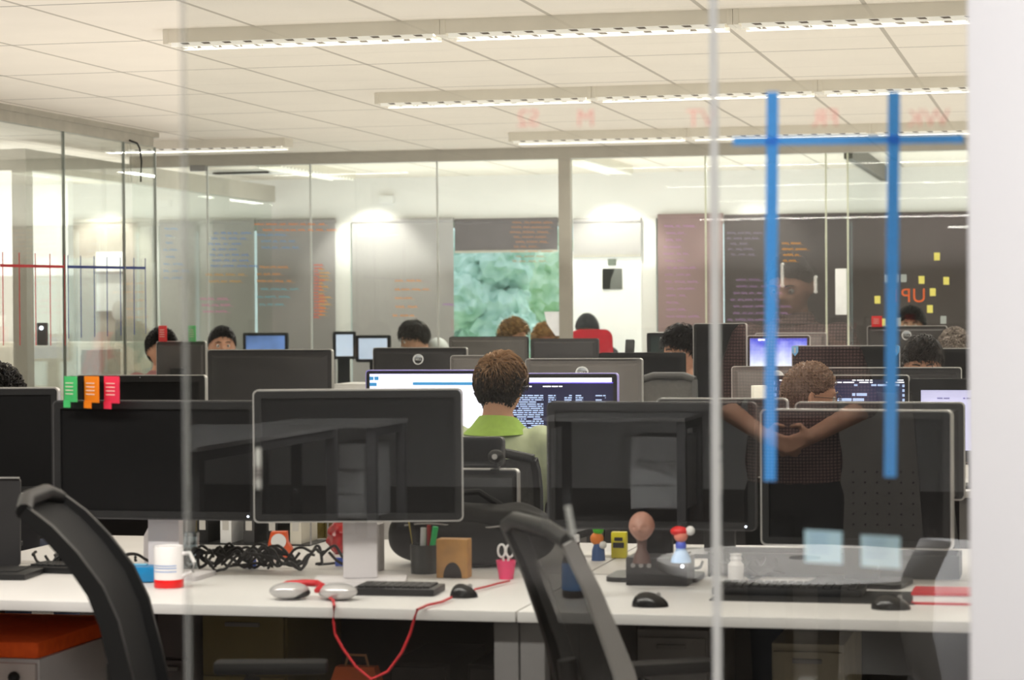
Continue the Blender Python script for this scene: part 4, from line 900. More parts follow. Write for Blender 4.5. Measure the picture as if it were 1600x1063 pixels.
# pen cup
p = D(663, 896); t = thing('pen_cup', 'dark cup full of pens with one green highlighter', 'pen cup', p); s = ppm(p)
ob('cup', MB().lathe([(.001, 0), (.036, 0), (.038, .078), (.035, .078), (.033, .005), (.001, .004)], 24), M('cup_dark_green', (28, 34, 26), .3), t)
for k, (x, y, dx, h, mt) in enumerate(((.014, -.012, .022, .128, M('pen_green', (30, 200, 110), .4)), (-.002, -.016, .005, .125, M('pen_white', (220, 224, 226), .4)), (-.016, -.005, -.018, .145, BLACK), (-.018, .01, -.026, .15, M('pen_yellow', (190, 170, 70), .5)), (.008, .014, .002, .13, M('pen_red', (170, 30, 32), .4)))):
    pen = ob('pen', MB().cone((x, y, .006), (x+dx, y, h), .0055 if k > 1 else .008, seg=12), mt, t)
p = D(706, 904); t = thing('desk_organizer', 'small light wooden box with a dark arched opening', 'organizer', p, .0); s = ppm(p); w = 50*s; h = 61*s
ob('wooden_front', MB().bx(-w/2, w/2, 0, .05, 0, h, .003), M('pale_wood', (196, 146, 82), .6, var=.15, scale=20), t)
n = 14; ob('arched_hole', MB().loft([[(.6*w/2*math.cos(PI*k/n)+.002, y, .001+h*.40*math.sin(PI*k/n)) for k in range(n+1)] for y in (-.0015, .0005)]), M('hole_dark', (38, 28, 24), .8), t)
p = D(728, 893); tag(ob('white_card', MB().box(p+Vector((0, .0, .028)), (.02, .008, .055), rotz(.1), .001), WHITE), 'small white card tucked behind the light wooden box', 'card')
p = D(791, 905); t = thing('pink_cup', 'small bright pink cup holding white scissors', 'cup', p); s = ppm(p)
ob('cup', MB().lathe([(.001, 0), (.019, 0), (.027, .05), (.025, .05), (.018, .004), (.001, .004)], 20), M('pink_plastic', (236, 46, 110), .35), t)
g = MB()
for sx in (-1, 1): g.tube([(sx*.011+.010*math.cos(a), -.004, .075+.017*math.sin(a)) for a in [2*PI*k/14 for k in range(15)]], .0032, 6).tube([(sx*.008, -.003, .058), (-sx*.003, -.002, .008)], .0035, 6)
ob('scissors_handle', g, WHITE, t)
# boxes and clutter behind the near screens
def simple_box(px, py, wpx, hpx, dep, mat, name, label, cat, rz=0., extra=None):
    p = D(px, py); s = ppm(p); t = thing(name, label, cat, p, rz); w, h = wpx*s, hpx*s
    ob('case', MB().bx(-w/2, w/2, 0, dep, 0, h, .004), mat, t)
    if extra: extra(t, w, h, dep)
    return t
def spk(t, w, h, d):
    ob('grille', MB().bx(-w*.4, w*.4, -.003, .001, h*.08, h*.5), DGREY, t); ob('knob', MB().cone((0, .001, h*.75), (0, -.008, h*.75), .012), GREYM, t)
simple_box(572, 893, 44, 74, .05, M('pale_grey_plastic', (176, 172, 172), .5), 'speaker', 'pale grey upright box below the near screen beside the pen cup', 'speaker', 0, spk)
def rout(t, w, h, d):
    for k in range(3): ob('button', MB().cone((-w*.38+k*w*.13, .001, h*.72), (-w*.38+k*w*.13, -.004, h*.72), .006, seg=14), GREYM, t)
    ob('lower_band', MB().bx(-w*.49, w*.49, -.003, 0, h*.05, h*.4), BLACKM, t); ob('power_led', MB().sph((w*.42, -.004, h*.72), .0045, sub=2), LED, t)
simple_box(1026, 916, 98, 44, .12, M('charcoal_plastic', (52, 51, 52), .5), 'desk_speaker', 'black desk device with three round buttons below the toy figures', 'speaker', 0, rout)
# monitor arm base / jar behind the mug
p = D(243, 879); t = thing('bottle', 'frosted white bottle standing behind the mug', 'bottle', p)
ob('body', MB().lathe([(.001, 0), (.032, 0), (.034, .02), (.033, .075), (.02, .1), (.016, .11), (.001, .112)], 24), M('frosted_white', (226, 222, 226), .5, var=.04), t); ob('cap', MB().cone((0, 0, .109), (0, 0, .128), .017), M('cap_cream', (224, 220, 196), .5), t)
p = D(296, 888); t = thing('drinking_glass', 'clear drinking glass just behind the mug handle', 'glass', p)
ob('tumbler', MB().lathe([(.001, 0), (.024, 0), (.029, .1), (.0275, .1), (.023, .006), (.001, .006)], 24), glass('tumbler_glass', (225, 232, 236), .12), t)
p = D(437, 872, DZ); t = thing('tape_dispenser', 'orange tape dispenser among the black cables', 'tape dispenser', p, .2)
ob('body', MB().loft([[(x*.5, y, z*.9) for x, z in ((-.07, 0), (.07, 0), (.075, .03), (.05, .052), (.045, .085), (-.045, .085), (-.06, .05))] for y in (-.02, .02)]), M('orange_plastic', (222, 92, 44), .45), t); ob('roll', MB().cone((0, -.024, .05), (0, .024, .05), .022, seg=20), WHITE, t)
def cable_tangle(px0, px1, py0, py1, n, label, seed, zmax=.1):
    rnd = random.Random(seed); g = MB()
    for k in range(n):
        c = D(rnd.uniform(px0, px1), rnd.uniform(py0, py1)); pts = []
        x, y = c.x, c.y; a = rnd.uniform(0, 6.28); zz = .004
        for j in range(11):
            a += rnd.gauss(.25, .35); x += .026*math.cos(a); y = min(6.3, max(5.85, y+.018*math.sin(a))); zz = abs(math.sin(j*rnd.uniform(.3, .5)+k))*zmax*rnd.uniform(.5, 1); pts.append((x, y, DZ+.005+zz))
        sm = []
        V_ = [Vector(q) for q in pts]
        for i in range(1, len(V_)-2):
            for q in (0, .25, .5, .75):
                A, B, C_, E_ = V_[i-1:i+3]; sm.append(.5*((2*B)+(C_-A)*q+(2*A-5*B+4*C_-E_)*q*q+(3*B-A-3*C_+E_)*q**3))
        g.tube(sm, .0042, 6)
    return tag(ob('cable_tangle', g, M('cable_black', (22, 22, 23), .5)), label, 'cables', kind='stuff')
cable_tangle(340, 500, 868, 896, 26, 'tangled heap of black cables under the near dark screens', 1, .07)
cable_tangle(110, 210, 850, 890, 8, 'loose black cables near the blue packet', 2, .04)
cable_tangle(1090, 1150, 880, 905, 8, 'few dark cables beside the black desk device', 4, .07)
for px, py, lab in ((531, 886, 'blue plug lying beside the pale grey box'), (393, 888, 'blue plug in the middle of the cable heap')):
    p = D(px, py); t = thing('plug', lab, 'plug', p, .4); ob('shell', MB().box((0, 0, .014), (.026, .018, .024), None, .003), M('plug_blue', (60, 100, 222), .4), t); ob('lead', MB().tube([(0, 0, .012), (-.03, .01, .008), (-.06, .015, .006)], .004, 6), BLACK, t)
p = D(532, 866); t = thing('decoration', 'shiny dark red ornament beside the black cables', 'ornament', p)
b = bmesh.new(); bmesh.ops.create_icosphere(b, subdivisions=4, radius=.04)
for v in b.verts: v.co *= 1+.25*noise.noise(v.co*60); v.co.z = v.co.z*1.25+.05
bm_ = MB(); bm_.add(b); ob('ornament_body', bm_, M('deep_red_gloss', (150, 20, 22), .2, var=.5, scale=40), t)
p = D(395, 850); t = thing('document_rack', 'row of black and white document folders standing behind the near screens', 'folders', p)
# books / folders on the opposite desk
t['label'] = 'wire rack holding the folders behind the near screens'; t['category'] = 'rack'
ob('base', MB().bx(-.2, .2, -.05, .14, 0, .004), BLACK, t)
for sx in (-1, 1): ob('end_bar', MB().tube([(sx*.2, -.04, .004), (sx*.2, -.04, .09), (sx*.2, .13, .09), (sx*.2, .13, .004)], .003, 6), GREYM, t)
for k, (mt, nm) in enumerate(((BLACKM, 'black folder, leftmost in the wire rack'), (WHITE, 'white folder second in the wire rack'), (DGREY, 'dark grey folder in the middle of the wire rack'), (BLACK, 'glossy black folder right of the wire rack middle'), (M('folder_cream', (216, 210, 196), .7), 'cream folder, rightmost in the wire rack'))):
    x = p.x-.15+.075*k; tt = thing('folder', nm, 'folder', (x, p.y+.045, p.z+.004), .0)
    ob('cover', MB().bx(-.018, .018, -.08, .08, 0, .13, .003), mt, tt); ob('label_slip', MB().bx(-.01, .01, -.0815, -.079, .04, .09), M('slip', (200, 196, 190), .7), tt)
# toys
def toy(px, py, label, cat, parts, name='toy_figure', z=DZ):
    p = D(px, py, z); t = thing(name, label, cat, p)
    for nm, mb, mt in parts: ob(nm, mb, mt, t)
    return t
toy(935, 876, 'small toy stack of green, orange and blue balls', 'toy', (('green_ball', MB().sph((0, 0, .088), .016), M('toy_green', (80, 200, 40), .4)), ('orange_ball', MB().sph((-.004, 0, .062), .019), M('toy_orange', (250, 140, 40), .4)), ('blue_foot', MB().lathe([(.001, 0), (.02, 0), (.018, .03), (.012, .048), (.001, .05)], 18), M('toy_blue', (50, 90, 150), .4)), ('white_ball', MB().sph((.016, -.012, .045), .011), WHITE)))
toy(968, 872, 'yellow toy block between the ball stack and the bald bust', 'toy', (('block', MB().bx(-.022, .022, -.015, .015, 0, .075, .004), M('toy_yellow', (226, 214, 30), .45)), ('marks', MB().bx(-.016, .016, -.0165, -.0145, .03, .045).bx(-.012, .012, -.0165, -.0145, .05, .06), BLACK)), 'toy_block')
zt_ = DZ+44*ppm(D(1026, 916))
bust = MB(); hb = bmesh.new(); bmesh.ops.create_icosphere(hb, subdivisions=4, radius=1)
for v in hb.verts: v.co = Vector([c*k for c, k in zip(head_point(v.co), (.42, .40, .32))])
bust.add(hb, Matrix.Translation((0, 0, .092)))
toy(1003, 880, 'small bust of a bald head standing on the black desk device', 'figurine', (('bust_head', bust, M('bust_skin', (182, 136, 120), .5, var=.2)), ('bust_base', MB().lathe([(.001, 0), (.024, 0), (.02, .02), (.012, .035), (.013, .06), (.001, .062)], 20), M('bust_brown', (90, 66, 60), .5))), 'bust', z=zt_)
toy(1064, 879, 'toy figure with a red cap and pale blue skirt on the black desk device', 'toy', (('skirt', MB().lathe([(.001, 0), (.026, 0), (.024, .012), (.012, .035), (.001, .036)], 20), M('toy_pale_blue', (170, 206, 250), .4)), ('torso', MB().sph((0, 0, .042), .014, (1, .8, 1.1)), M('toy_mid_blue', (90, 110, 226), .4)), ('head', MB().sph((0, 0, .068), .018), M('toy_skin', (250, 150, 130), .4)), ('cap', MB().sph((-.004, 0, .078), .019, (1.2, 1, .7)), M('toy_red', (228, 38, 40), .4)), ('pompom', MB().sph((.024, 0, .08), .012), WHITE)), z=zt_)
p = D(960, 868); tag(ob('paper_sheet', MB().box(p+Vector((0, -.02, .004)), (.16, .1, .008), rotz(.1), .002), M('paper_white', (240, 238, 234), .7, emit=.05)), 'white notepad lying before the toy figures', 'notepad')
p = D(898, 934); t = thing('drink_bottle', 'dark bottle with a blue label behind the mesh office chair', 'bottle', p)
ob('body', MB().lathe([(.001, 0), (.03, 0), (.031, .01), (.031, .09), (.014, .125), (.012, .14), (.001, .141)], 24), M('bottle_brown', (40, 26, 24), .2), t)
ob('label_wrap', MB().lathe([(.0314, .02), (.0317, .022), (.0317, .085), (.0314, .087)], 24), M('label_blue', (52, 132, 206), .45, var=.3), t); ob('cap', MB().cone((0, 0, .138), (0, 0, .155), .013), WHITE, t)
p = D(1150, 913); t = thing('bottle', 'small clear grey bottle with ridged neck by the pane joint', 'bottle', p+Vector((0, 0, 0)))
ob('body', MB().lathe([(.001, 0), (.02, 0), (.021, .05), (.013, .06), (.016, .066), (.013, .072), (.016, .078), (.001, .08)], 20), M('clear_grey', (196, 194, 192), .3), t)
p = D(1470, 946); t = thing('book', 'red book with white page edges on the desk beside the white wall', 'book', p)
ob('cover', MB().bx(-.07, .12, -.0, .13, .022, .03, .002).bx(-.07, .12, 0, .13, 0, .006, .002), M('book_red', (196, 30, 44), .5), t); ob('pages', MB().bx(-.066, .118, .003, .127, .006, .022), M('page_white', (240, 236, 236), .7), t)
tc_ = at(1300, 890, 6.36); t = thing('added_dark_tray', 'long low black tray added to darken the desk behind the sticky notes', 'tray', (at(1300, 890, 6.36).x, 6.36, DZ))  # added as dark ground for the mirrored table
ob('trough', MB().bx(-.33, .33, 0, .16, 0, .006).bx(-.33, .33, 0, .008, 0, .062).bx(-.33, .33, .152, .16, 0, .062).bx(-.33, -.322, 0, .16, 0, .062).bx(.322, .33, 0, .16, 0, .062), BLACK, t)
ob('cable_bundle', MB().tube([(-.3, .08, .03), (-.1, .1, .04), (.1, .06, .035), (.3, .09, .03)], .02, 8), BLACKM, t)
p = onz(735, 884, DZ); t = thing('backpack', 'slumped black backpack on the far desk half behind the pen cup', 'backpack', (p.x, 6.52, DZ), .06)
NY = M('black_nylon', (18, 18, 19), .8, var=.3, scale=40, bump=.3)
b = bmesh.new(); bmesh.ops.create_icosphere(b, subdivisions=5, radius=1)
for v in b.verts:
    x, y, z = v.co; sq = lambda a, e: math.copysign(abs(a)**e, a); v.co = Vector((sq(x, .6)*.235, sq(y, .7)*.1, .085+sq(z, .7)*.085)); v.co *= 1; v.co += Vector((0, 0, .012*noise.noise(v.co*14)))*(1 if z > 0 else 0)
bb_ = MB(); bb_.add(b); ob('bag_body', bb_, NY, t)
ob('front_pocket', MB().sph((0, -.09, .07), .1, (1.3, .35, .6), 4), NY, t)
ob('zip', MB().tube([(-.17+.034*k, -.103-.004*math.sin(k), .118+.006*math.sin(k*.8)) for k in range(11)], .003, 6), GREYM, t)
ob('strap', MB().tube([(-.1, .02, .165), (-.06, .0, .2), (.02, -.0, .205), (.08, .02, .165)], .009, 8), NY, t)
# left laptop
p = D(-10, 893); t = thing('laptop', 'open dark laptop cut by the photo edge', 'laptop', (p.x, p.y, DZ), .12)
ob('base', MB().bx(-.2, .16, -.22, .0, 0, .016, .005), BLACK, t)
ob('lid', MB().rrect(.34, .245, .012, .008, Matrix.Translation((-.095, .01, .136)) @ rotx(-.04)), M('lid_dark', (44, 43, 44), .45), t)
ob('lid_edge', MB().bx(-.262, .074, .003, .008, .2565, .2605), SILVER, t)
ob('keys', MB().bx(-.18, .12, -.16, -.03, .016, .018), BLACKM, t)
# markers stuck on the near glass
for px, y0, y1, lab, st in ((403, 701, 764, 'white marker pen clipped to the near glass at the gap between two near screens', False), (893, 791, 838, 'white striped marker pen stuck on the near glass above the mesh chair', True)):
    a, b = at(px-(6 if st else 0), y0, GY+.013), at(px+(2 if st else 0), y1, GY+.013); t = thing('marker_pen', lab, 'marker', b)
    d = a-b; ob('barrel', MB().cone(d*.0, d*1.0, .0045, .004, 14), translucent('pen_plastic', (248, 248, 246), .6), t); ob('tip', MB().cone(d*-.14, d*.0, .002, .0042, 12), BLACK, t)
    g = MB()
    for k in range(5 if st else 3): c = d*((.15+.18*k) if st else (.28+.1*k)); g.cone(c, c+d*.035, .0048, seg=14)
    ob('stripes', g, GREYM if st else M('stripe_dark', (90, 60, 60), .5), t)
# webcam + small screen behind the near silver edge
tw, w, h, cz = monitor(712, 812, 732, 6.75, 'small black monitor back with a webcam clipped on, left of the mesh chair', 'back', yb=860, back=BLACK, rim=SILVER)
p = at(775, 716, 6.74); t = thing('webcam', 'black webcam clipped to the small black monitor', 'webcam', (p.x, 6.74, DZ+cz+h/2))
ob('camera_body', MB().sph((0, 0, .035), .02, (1.2, .8, 1)), BLACK, t); ob('clip', MB().bx(-.012, .012, -.022, .028, -.012, .0).bx(-.006, .006, -.004, .004, 0, .02), BLACK, t); ob('lens', MB().cone((0, -.014, .035), (0, -.019, .035), .008), SILVER, t)
monitor(712, 787, 683, 7.02, 'small black tablet screen just below the green polo man', 'front', yb=728, rim=DGREY, bez=.008)
p = D(832, 868)
for px, lab, c in ((822, 'thin silver tool standing by the mesh chair top, nearer the black monitor', GREYM), (843, 'brass tipped tool standing by the mesh chair top', M('brass', (180, 150, 90), .35, .5))):
    p = D(px, 866); t = thing('screwdriver', lab, 'tool', p); ob('handle', MB().cone((0, 0, 0), (0, 0, .07), .008, .006), BLACK if px > 830 else WHITE, t); ob('shaft', MB().cone((0, 0, .07), (.004, 0, .12), .003, .003), c, t)
# ------------------------------------------------------------------ under the desks
p = at(62, 1031, 5.78); t = thing('drawer_pedestal', 'white drawer pedestal topped with an orange cushion', 'drawer unit', (p.x, 5.78, 0)); hz = p.z
ob('case', MB().bx(-.39, 0, 0, .5, .04, hz, .004), M('pedestal_white', (214, 210, 208), .5, var=.03), t)
for k in range(3):
    d_ = ob('drawer', MB().bx(-.385, -.005, -.018, 0, .05+k*.165, .205+k*.165, .004), M('pedestal_front', (206, 196, 192), .5, var=.03), t); ob('knob', MB().sph((-.06, -.028, .17+k*.165), .016, sub=2), BLACK, d_)
for sx in (-.36, -.03):
    for sy in (.04, .45): ob('caster', MB().cone((sx-.01, sy, .02), (sx+.01, sy, .02), .02, seg=12), BLACK, t)
t2 = thing('seat_cushion', 'bright orange cushion on the white drawer pedestal', 'cushion', (p.x, 5.78, hz))
ob('pad', MB().bx(-.39, -.003, .0, .56, 0, .045, .015), M('orange_cushion', (255, 96, 24), .8, var=.12, scale=40, bump=.2), t2)
def pedestal(px, Y, w, h, label, mat, rz=0.):
    x = at(px, 900, Y).x; t = thing('drawer_pedestal', label, 'drawer unit', (x, Y, 0), rz)
    ob('case', MB().bx(0, w, 0, .52, .03, h, .004), mat, t)
    for k in range(3):
        d_ = ob('drawer', MB().bx(.006, w-.006, -.018, 0, .04+k*(h-.05)/3, .03+(k+1)*(h-.05)/3, .004), mat, t); ob('handle', MB().bx(w*.3, w*.7, -.03, -.016, .0+(k+1)*(h-.05)/3, .012+(k+1)*(h-.05)/3, .003), GREYM, d_)
    return t
pedestal(246, 6.55, .1, .66, 'narrow grey side unit under the mug desk right of the orange cushion', M('unit_grey', (118, 112, 112), .6))
pedestal(1205, 6.6, .20, .52, 'cream drawer unit under the toy figure desk', M('unit_cream', (206, 196, 168), .6))
pedestal(995, 6.6, .2, .55, 'pale grey drawer unit under the toy figure desk behind the mesh chair', M('unit_pale', (170, 168, 166), .6))
pedestal(316, 6.62, .26, .58, 'sand coloured drawer unit behind the olive chair', M('unit_sand', (150, 134, 76), .6))
def tower(px, Y, label):
    x = at(px, 1000, Y).x; t = thing('computer_tower', label, 'computer', (x, Y, 0))
    ob('case', MB().bx(-.09, .09, 0, .42, .01, .43, .006), BLACK, t); ob('front_panel', MB().bx(-.08, .08, -.012, 0, .02, .42, .006), DGREY, t)
    ob('drive_slot', MB().bx(-.07, .07, -.015, -.011, .36, .375), GREYM, t); ob('power_button', MB().cone((0, -.011, .32), (0, -.016, .32), .01), SILVER, t); ob('foot', MB().bx(-.08, .08, .03, .39, 0, .01), BLACKM, t)
tower(778, 6.65, 'black computer tower under the desk below the pink cup'); tower(655, 6.65, 'black computer tower under the desk below the light wooden box')
bk = D(560, 1058, .50); 
t = thing('shopping_bag', 'orange paper bag under the mug desk by the red cable', 'bag', (at(555, 1050, 6.3).x, 6.3, 0)); hb_ = at(555, 1041, 6.3).z
ob('bag_body', MB().loft([[(-.11, -.06, 0), (.11, -.06, 0), (.11, .06, 0), (-.11, .06, 0)], [(-.11, -.06, hb_*.6), (.11, -.06, hb_*.6), (.11, .06, hb_*.6), (-.11, .06, hb_*.6)], [(-.05, -.02, hb_), (.06, -.02, hb_), (.06, .02, hb_), (-.05, .02, hb_)]]), M('bag_orange', (232, 110, 50), .7, var=.15), t)
ob('bag_handle', MB().tube([(-.03, 0, hb_-.01), (-.02, 0, hb_+.03), (.03, 0, hb_+.03), (.04, 0, hb_-.01)], .004, 6), M('bag_string', (200, 150, 110), .8), t)
# ------------------------------------------------------------------ cabinets behind / left meeting room
def cabinet(x0, x1, y0, y1, h, mat, label, doors=2, handle=GREYM):
    t = thing('cabinet', label, 'cabinet', ((x0+x1)/2, y0, 0)); w = x1-x0
    ob('carcass', MB().bx(-w/2, w/2, 0, y1-y0, 0, h, .005), mat, t)
    for k in range(doors):
        a = -w/2+w*k/doors+.004; b = -w/2+w*(k+1)/doors-.004
        d_ = ob('door', MB().bx(a, b, -.02, -.001, .05, h-.03, .004), mat, t); ob('handle', MB().bx(b-.05, b-.035, -.032, -.019, h*.55, h*.55+.12, .003), handle, d_)
    return t
xa, xb = at(100, 560, 17).x, at(243, 560, 17).x
cabinet(-8.9, -7.25, 17.6, 18.1, at(170, 535, 17.6).z, M('cab_cream', (226, 220, 208), .6), 'long pale cabinet inside the glass meeting room', 4)
cabinet(at(127, 560, 16.2).x, at(155, 560, 16.2).x, 16.2, 16.6, at(140, 547, 16.2).z, M('cab_grey', (160, 154, 146), .6), 'small grey cabinet before the long pale one in the meeting room', 1)
# open wardrobe-like white door with coat, in the meeting room's back
t = thing('white_board', 'white board on the meeting room wall beyond the blue tape grid', 'whiteboard', (at(173, 440, BY-.06).x, BY-.06, 0)); a, b = at(152, 394, BY-.06), at(196, 486, BY-.06)
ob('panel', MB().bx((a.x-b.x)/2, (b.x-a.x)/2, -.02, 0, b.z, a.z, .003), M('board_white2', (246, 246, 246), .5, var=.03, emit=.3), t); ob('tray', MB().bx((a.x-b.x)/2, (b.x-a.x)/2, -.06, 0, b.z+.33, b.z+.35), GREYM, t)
cp = thing('ceiling_post', 'grey column with a rolled white screen in the meeting room', 'column', (at(185, 480, 19).x, 19, 0))
a, b = at(178, 470, 19), at(197, 503, 19); ob('post', MB().cone((0, 0, 0), (0, 0, b.z), .03), GREYM, cp); ob('hood', MB().sph((0, 0, (a.z+b.z)/2), .1, (.55, .5, .9)), WHITE, cp)
# wall phone / intercom at left
p = atx(68, 520, SX-.9); t = thing('wall_phone', 'small grey intercom on the meeting room post with a bright button', 'intercom', at(68, 540, 14.7))
ob('case', MB().bx(-.035, .035, -.03, 0, 0, .15, .008), DGREY, t); ob('button', MB().sph((0, -.03, .115), .014, sub=2), LED, t)
# white shelving column left of portrait/back office: white cabinets between rows
cabinet(at(522, 560, 14.6).x, at(575, 560, 14.6).x, 14.6, 15.0, at(548, 600, 14.6).z, WHITE, 'low white cabinet between the large dark monitor and the white screen', 1)
cabinet(at(525, 700, 8.9).x, at(572, 700, 8.9).x, 8.9, 9.3, at(548, 640, 8.9).z, M('cab_white2', (222, 218, 214), .6), 'white drawer cabinet left of the green polo man', 1)
# ------------------------------------------------------------------ the camera's side of the glass (seen mirrored)
tv = onz(1258, 873, DZ); t = thing('round_table', 'round white meeting table mirrored in the near glass', 'table', (tv.x, 2*GY-tv.y, 0)); rad = .42
TT = M('table_top_grey', (150, 145, 143), .4, var=.04); TRM = M('table_rim', (248, 245, 242), .45, var=.02)
ob('tabletop', MB().lathe([(.001, DZ-.03), (rad-.014, DZ-.03), (rad-.014, DZ), (.001, DZ)], 64), TT, t)
ob('table_rim', MB().lathe([(rad-.0135, DZ-.031), (rad, DZ-.026), (rad+.002, DZ-.012), (rad, DZ-.001), (rad-.0135, DZ+.0008)], 64), TRM, t)
ob('cable_grommet', MB().lathe([(.001, DZ), (.045, DZ), (.045, DZ+.004), (.001, DZ+.003)], 24), GREYM, t)
ob('column', MB().cone((0, 0, .03), (0, 0, DZ-.03), .035), M('pale_metal', (190, 188, 186), .4), t); ob('foot', MB().lathe([(.001, 0), (.28, 0), (.28, .012), (.05, .035), (.001, .035)], 40), M('pale_metal', (190, 188, 186), .4), t)
# standing man
PL = plaid('checked_shirt', (168, 134, 128), (66, 50, 52)); BLT = M('black_trousers', (24, 23, 24), .9, var=.15)
mv = at(1240, 700, 8.3); mp_ = Vector((mv.x, 2*GY-8.3, 0))
t = thing('person', 'standing man in a checked shirt with clasped hands, mirrored in the near glass', 'person', mp_, PI)
t.scale = (.925, .925, .925); b = MB(); dz = .52
def lift(prof): return [(z+dz-.03, w, d, y) for z, w, d, y in prof]
tp_ = [(.40, .155, .115, .01), (.50, .170, .120, .005), (.60, .156, .112, -.005), (.72, .156, .114, -.01), (.84, .178, .120, 0), (.93, .186, .110, .005), (.98, .150, .085, .012), (1.02, .075, .06, .016), (1.06, .056, .056, .014), (1.12, .052, .055, .005)]
b.loft([ellr(*q) for q in lift(tp_)]); hm = headmat(.25, .28, 0, HZ+dz-.03); head_mb(b, hm); b.cap((0, .015, 1.0+dz-.03), (0, .0, 1.09+dz-.03), .056, .054)
sh = MB(); sh.loft([ellr(z, w+.014, d+.014, y) for z, w, d, y in lift(tp_[:-2])]); tr = MB(); tr.loft([ellr(z, w, d, .005) for z, w, d in ((.80, .165, .125), (.88, .176, .13), (.93, .170, .124))])
for s in (-1, 1):
    S, E, W = Vector((s*.168, .01, 1.44)), Vector((s*.265, .015, 1.19)), Vector((s*.085, -.175, 1.09))
    b.cap(S, E, .052, .043); b.cap(E, W, .043, .029); sh.cap(S, S+(E-S)*.95, .07, .062); sh.sph(S, .07)
    hand(b, W, (-s*.9, -.12, -.35), (0, -1, .1), (0, -.1, 1), .75)
    b.cap((s*.09, 0, .86), (s*.1, -.01, .48), .088, .06); b.cap((s*.1, -.01, .48), (s*.1, .02, .08), .058, .036); b.cap((s*.1, .0, .05), (s*.11, -.15, .035), .036, .03)
    tr.cap((s*.09, 0, .86), (s*.1, -.01, .48), .1, .075); tr.cap((s*.1, -.01, .48), (s*.1, .02, .09), .074, .058)
    x = MB(); x.cap((s*.1, .03, .05), (s*.115, -.16, .045), .045, .042); ob('shoe', remesh(x, .012, 3, 'shoe'), M('shoe_black', (20, 19, 19), .5), t)
ob('body', remesh(b, .007, 3), SKIN, t); so = ob('shirt', remesh(sh, .010, 5), PL, t); ob('trousers', remesh(tr, .013, 4), BLT, t)
ob('collar', MB().loft([[(r*math.cos(2*PI*k/30), .014+r*math.sin(2*PI*k/30), z) for k in range(30)] for r, z in ((.09, 1.50), (.07, 1.545), (.064, 1.545))], ends=False), PL, so)
add_head_parts(t, hm, crop, H_BLK, 21)
# desks with pedestals further behind
a, b_ = virt(862, 650, 16.0), virt(1085, 650, 16.0)
desk(a.x, b_.x, a.y-.4, a.y+.4, 'white desk far behind the camera, mirrored above the toy figures', 'desks behind the camera', panel=None)
a2_, b2_ = virt(985, 700, 15.7), virt(1070, 700, 15.7)
def ped2(x0, x1, y1, label):
    t = thing('drawer_pedestal', label, 'drawer unit', ((x0+x1)/2, y1, 0)); w = x1-x0
    ob('case', MB().bx(-w/2, w/2, -.5, 0, .12, .6, .004), WHITE, t)
    for k in range(3): ob('drawer', MB().bx(-w/2+.006, w/2-.006, 0, .018, .13+.155*k, .27+.155*k, .003), WHITE, t)
    for sx in (-1, 1): ob('caster', MB().cone((sx*w*.4, -.25, 0), (sx*w*.4, -.25, .12), .03), BLACK, t)
ped2(a2_.x, b2_.x, a2_.y, 'white drawer pedestal behind the camera, mirrored above the toy figures')
a, b_ = virt(430, 650, 15.0), virt(612, 650, 15.0)
desk(a.x, b_.x, a.y-.4, a.y+.4, 'white desk far behind the camera, mirrored left of the green polo man', 'desks behind the camera', panel=None)
a, b_ = virt(524, 700, 14.7), virt(575, 700, 14.7); ped2(a.x, b_.x, a.y, 'white drawer pedestal behind the camera, mirrored left of the green polo man')
desk(-5.5, -4.55, -7.9, -5.4, 'white desk behind the camera, mirrored in the near screen with the coloured cards', 'desks behind the camera', panel=None)
# perforated partition panel and white shell chair
va, vb = virt(1292, 640, 9.2), virt(1450, 640, 9.2)
t = thing('partition_screen', 'grey perforated partition screen mirrored beside the standing man', 'partition', ((va.x+vb.x)/2, va.y, 0)); w = vb.x-va.x
ob('panel', MB().loft([[(-w/2-.05, y, .05), (w/2+.02, y, .05), (w/2-.06, y, 1.12), (-w/2+.06, y, 1.12)] for y in (-.015, .015)]), M('panel_grey', (150, 146, 142), .7), t)
g = MB()
for i in range(6):
    for j in range(6): g.cone((-w/2+.1+i*.045, .0155, .62+j*.04), (-w/2+.1+i*.045, .017, .62+j*.04), .004, seg=8)
ob('holes', g, BLACKM, t)
for sx in (-1, 1): ob('foot', MB().bx(sx*w*.35-.02, sx*w*.35+.02, -.15, .15, 0, .05), GREYM, t)
va = virt(1585, 950, 6.0); t = thing('shell_chair', 'white shell chair mirrored at the foot of the white wall', 'chair', (va.x, va.y, 0), PI*.9)
sc_ = MB(); sc_.loft([[(.29*k*math.sin(a), .02+.27*math.cos(a)*(1 if abs(a) < 1.6 else 1.1), z+.05*abs(math.sin(a/2))) for a in [-2.1+4.2*i/20 for i in range(21)]] for z, k in ((.44, .6), (.5, .85), (.62, .95), (.75, .92), (.84, .75))], cyc=False)
ob('shell', sc_, M('shell_white', (244, 243, 244), .4, var=.02), t); ob('seat', MB().sph((0, .02, .44), .26, (1, 1, .16)), M('shell_white', (244, 243, 244), .4), t)
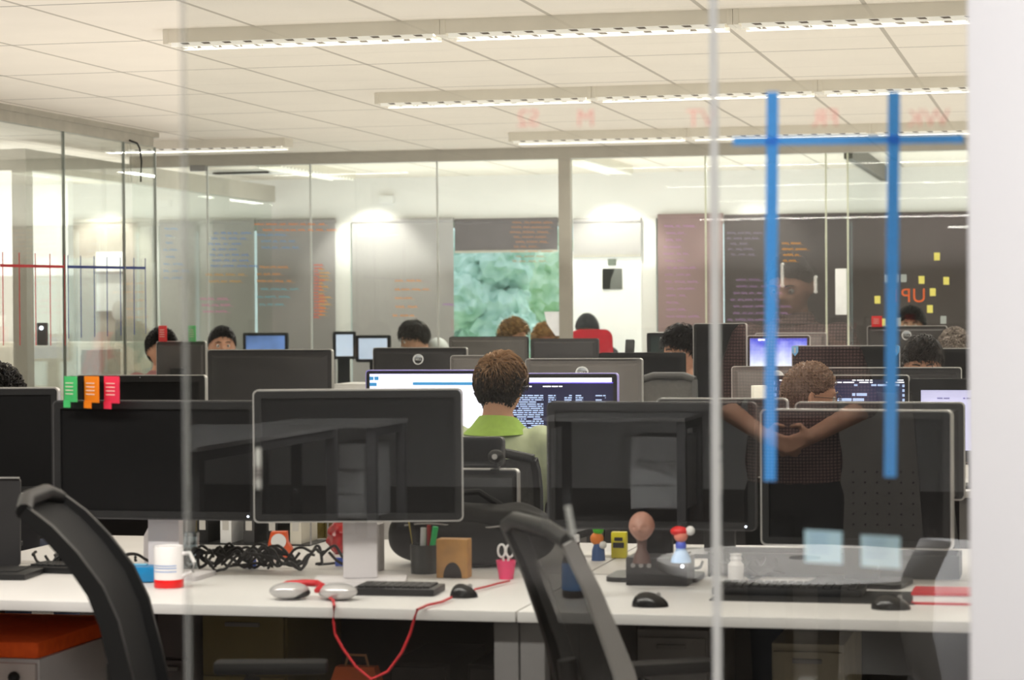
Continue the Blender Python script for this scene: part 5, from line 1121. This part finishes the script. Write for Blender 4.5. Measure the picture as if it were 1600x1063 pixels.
for sx in (-1, 1):
    for sy in (-1, 1): ob('leg', MB().cone((sx*.22, sy*.2, 0), (sx*.12, sy*.11, .42), .012, .016, 10), GREYM, t)
# lights added on the camera's side to brighten mirrored things; no fixtures there
lamp(-1.0, -.7, 1.6, 70, z=RH-.03, wd=.5)
for x, y, e in ((-4.9, -5.0, 190), (-3.3, -6.5, 190), (-2.2, -6.5, 180)):  # added spots that light the mirrored desks
    s_ = bpy.data.lights.new('downlight_or_fill', 'SPOT'); s_.energy = e; s_.spot_size = 1.9; s_.spot_blend = .6; s_.shadow_soft_size = .06
    so2 = bpy.data.objects.new('downlight_or_fill', s_); COL.objects.link(so2); so2.location = (x, y, RH-.05); so2.rotation_euler = (math.radians(-28), 0, 0)
ts = bpy.data.lights.new('downlight_or_fill', 'SPOT'); ts.energy = 1500; ts.spot_size = .40; ts.spot_blend = .6; ts.shadow_soft_size = .08; to = bpy.data.objects.new('downlight_or_fill', ts); COL.objects.link(to); to.location = (-.1, 2.3, 2.5)  # added spot so the mirrored table shows up
to.rotation_euler = (Vector((-.72, -.22, .72))-Vector(to.location)).to_track_quat('-Z', 'Y').to_euler()
wl = bpy.data.lights.new('added_wall_fill', 'AREA'); wl.size = .5; wl.energy = 50; wo = bpy.data.objects.new('added_wall_fill', wl); COL.objects.link(wo); wo.location = (1.2, 1.6, 2.4)  # added fill for the white wall end, no lamp there
wo.rotation_euler = (Vector((.6, 3.1, 1.2))-Vector(wo.location)).to_track_quat('-Z', 'Y').to_euler()
# ------------------------------------------------------------------ daylight
wd = bpy.data.worlds.new('world'); scene.world = wd; wd.use_nodes = True; nt = wd.node_tree
bg = nt.nodes['Background']; bg.inputs['Color'].default_value = (.85, .93, 1, 1); bg.inputs['Strength'].default_value = 2.2
sun = bpy.data.lights.new('sun', 'SUN'); sun.energy = 4.; sun.angle = .3; so_ = bpy.data.objects.new('sun', sun); COL.objects.link(so_); so_.rotation_euler = (math.radians(-40), math.radians(15), 0)
for l in bpy.data.lights:
    pass
